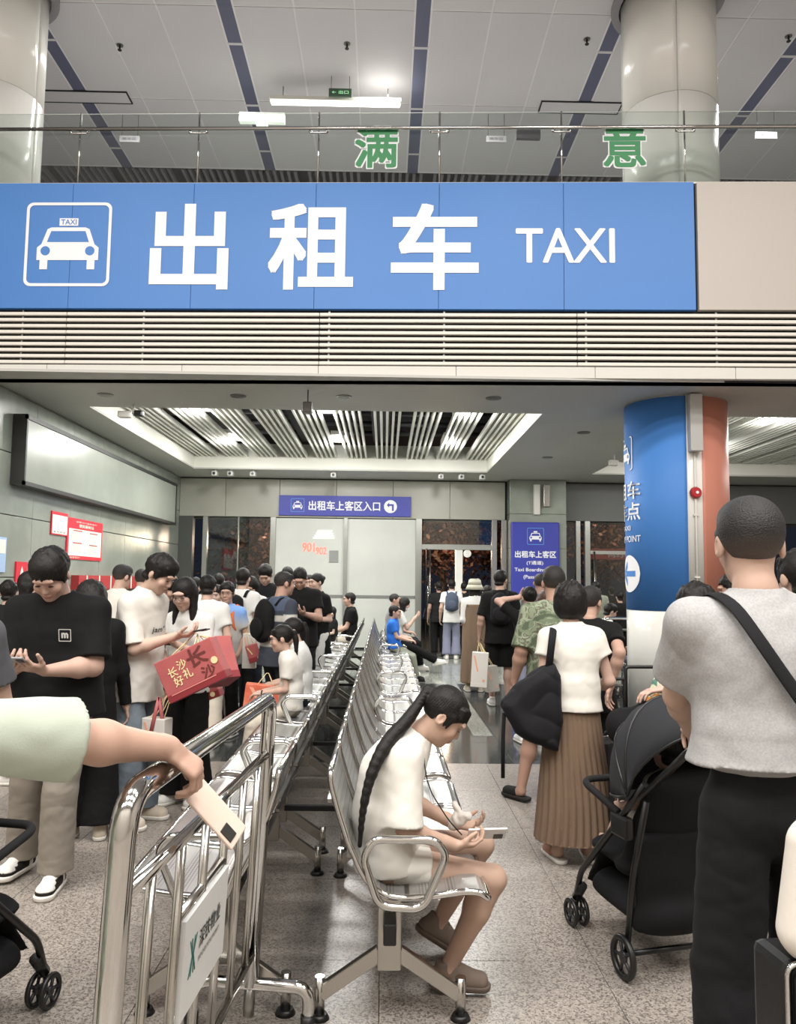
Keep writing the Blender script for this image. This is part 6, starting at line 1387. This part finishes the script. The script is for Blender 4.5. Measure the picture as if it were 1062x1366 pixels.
# ================================================================ paper gift bags of the left queue
RED = mat('gift bag red', 'b96260', .5, noise=(9, 'a85658', .6)); RED2 = mat('gift bag dark red', '8c3036', .5); GOLD = mat('gold print', 'f0dba8', .5); ORB = mat('paper bag orange', 'd9674c', .55, noise=(14, 'e89070', .8))
def gift(px, py, Y, wd, hg, dp, tilt, yaw, label, name='gift_bag', m=RED, texts=True, handle_to=None):
    p = at(px, py, Y); T = Matrix.Translation(p) @ Matrix.Rotation(math.radians(yaw), 4, 'Z') @ Matrix.Rotation(math.radians(tilt), 4, 'Y')
    o = empty(name, (0, 0, 0), 0, label, 'bag'); MB().bbox(-wd/2, wd/2, -dp/2, dp/2, -hg/2, hg/2, .006, T).build('bag_body', m, o)
    MB().bbox(-wd/2-.001, wd/2+.001, -dp/2-.001, dp/2+.001, -hg/2-.001, -hg/2+.05, .004, T).build('dark_base', RED2 if m is RED else m, o)
    Tf = lambda u, v_, w_: T @ Vector((u, -dp/2-.001-w_, v_))
    if texts:
        for t, u, v_ in (('长', -.34, .02), ('沙', -.16, .10), ('好', -.30, -.22), ('礼', -.12, -.14)): letters(t, Tf, u*wd-.001, (u+.15)*wd, v_*hg, (v_+.22)*hg, .002, bold=.02).build('lettering', GOLD, o)
        for t, u, v_, k_ in (('长', .02, .02, .32), ('沙', .16, -.34, .22)): letters(t, Tf, u*wd, (u+k_)*wd, v_*hg, (v_+k_*1.3)*hg, .001, bold=.03).build('dark_lettering', mat('motif brown', '6e3533', .5), o)
        mb = MB(); mb.prism(circ(.42*wd, -.02*hg, .055*wd), Tf, .001, .004); mb.build('gold_disc', GOLD, o); MB().add([Tf(u*wd, v_*hg, .002) for u, v_ in ((-.42, -.36), (.36, -.36), (.36, -.335), (-.42, -.335))], [(0, 1, 2, 3)]).build('gold_line', mat('pink print', 'e08a80', .5), o)
    else:
        mb = MB(); mb.prism(circ(.28*wd, -.30*hg, .08*wd), Tf, .001, .004); mb.prism([(-.40*wd, .40*hg), (-.30*wd, .40*hg), (-.05*wd, -.05*hg), (-.15*wd, -.05*hg)], Tf, .001, .003); mb.build('gold_print', GOLD if m is RED else mat('print pale', 'f0b090', .5), o)
    for s in (-1, 1):
        a = T @ Vector((-wd*.2, s*dp*.3, hg/2)); b_ = T @ Vector((wd*.2, s*dp*.3, hg/2)); t = Vector(handle_to) if handle_to is not None else T @ Vector((0, 0, hg/2+.12))
        MB().tube(fillet([a, t+Vector((-.01, 0, 0)), t+Vector((.01, 0, 0)), b_], .03), .003, 6).build('bag_handle', GOLD, o)
    return o
hnd = P5['toW'](P5['AR'][-1][2]); 
gift(258, 893, 5.05, .40, .27, .11, -26, -8, 'large red gift bag with four gold characters, in front of the glasses woman', handle_to=at(262, 845, 5.2))
gift(293, 882, 5.45, .17, .30, .15, -28, -46, 'smaller red gift box with white print, right of the large gift bag', texts=False, handle_to=at(268, 848, 5.45))
gift(273, 921, 5.75, .22, .15, .10, -22, -5, 'dark red gift box below the two larger gift bags', texts=False, m=RED, handle_to=at(262, 850, 5.6))
w4 = P4['toW'](P4['AR'][-1][2])+Vector((0, 0, -.10))
gift(209, 985, 5.15, .17, .26, .09, 0, -20, 'white paper bag with red handles hanging from the tall young man\'s hand', name='paper_bag', m=mat('paper white', 'dcd8d0', .6), texts=False, handle_to=w4)
for dx in (-.05, .05):
    a = at(212, 930, 5.10)
    o = MB().tube([a, Vector((a.x+dx, a.y, a.z-.26))], .012, 6, flat=.2).build('red_ribbon', RED); tag(o, 'red ribbon strap hanging above the white paper bag, '+('left' if dx < 0 else 'right')+' one', 'ribbon')
w11 = P11['toW'](P11['AR'][-1][2])+Vector((0, 0, -.09))
gift(352, 934, 7.1, .34, .27, .12, 6, 5, 'orange red printed paper bag hanging from the striped polo man\'s hand', name='paper_bag', m=ORB, texts=False, handle_to=at(357, 898, 7.15))
gift(333, 868, 8.0, .13, .34, .08, 0, 0, 'white tall paper bag beside the boy in gradient tee', name='paper_bag', m=mat('paper white', 'dcd8d0', .6), texts=False)
gift(338, 871, 7.85, .12, .17, .08, -18, 10, 'small red box bag hanging beside the boy in gradient tee', name='gift_bag', texts=False)
w5 = R5['toW'](R5['AR'][-1][2])+Vector((0, 0, -.09))
gift(640, 893, 9.9, .20, .42, .11, 3, -10, 'tall white shopping bag held by the man in black shorts', name='paper_bag', m=mat('paper white', 'dcd8d0', .6), texts=False, handle_to=w5)
gift(655, 905, 10.1, .16, .32, .12, -6, 12, 'translucent grey plastic bag beside the tall white shopping bag', name='plastic_bag', m=mat('plastic grey', 'b9b4ac', .4), texts=False, handle_to=w5)
# suitcase handled by the man behind the bob woman
p = at(822, 925, 5.0); suitcase((p.x+.02, 5.05, 0), .15, .40, .25, .62, 'black suitcase with raised handle beside the bob woman', SCB, DSTEEL, .34)
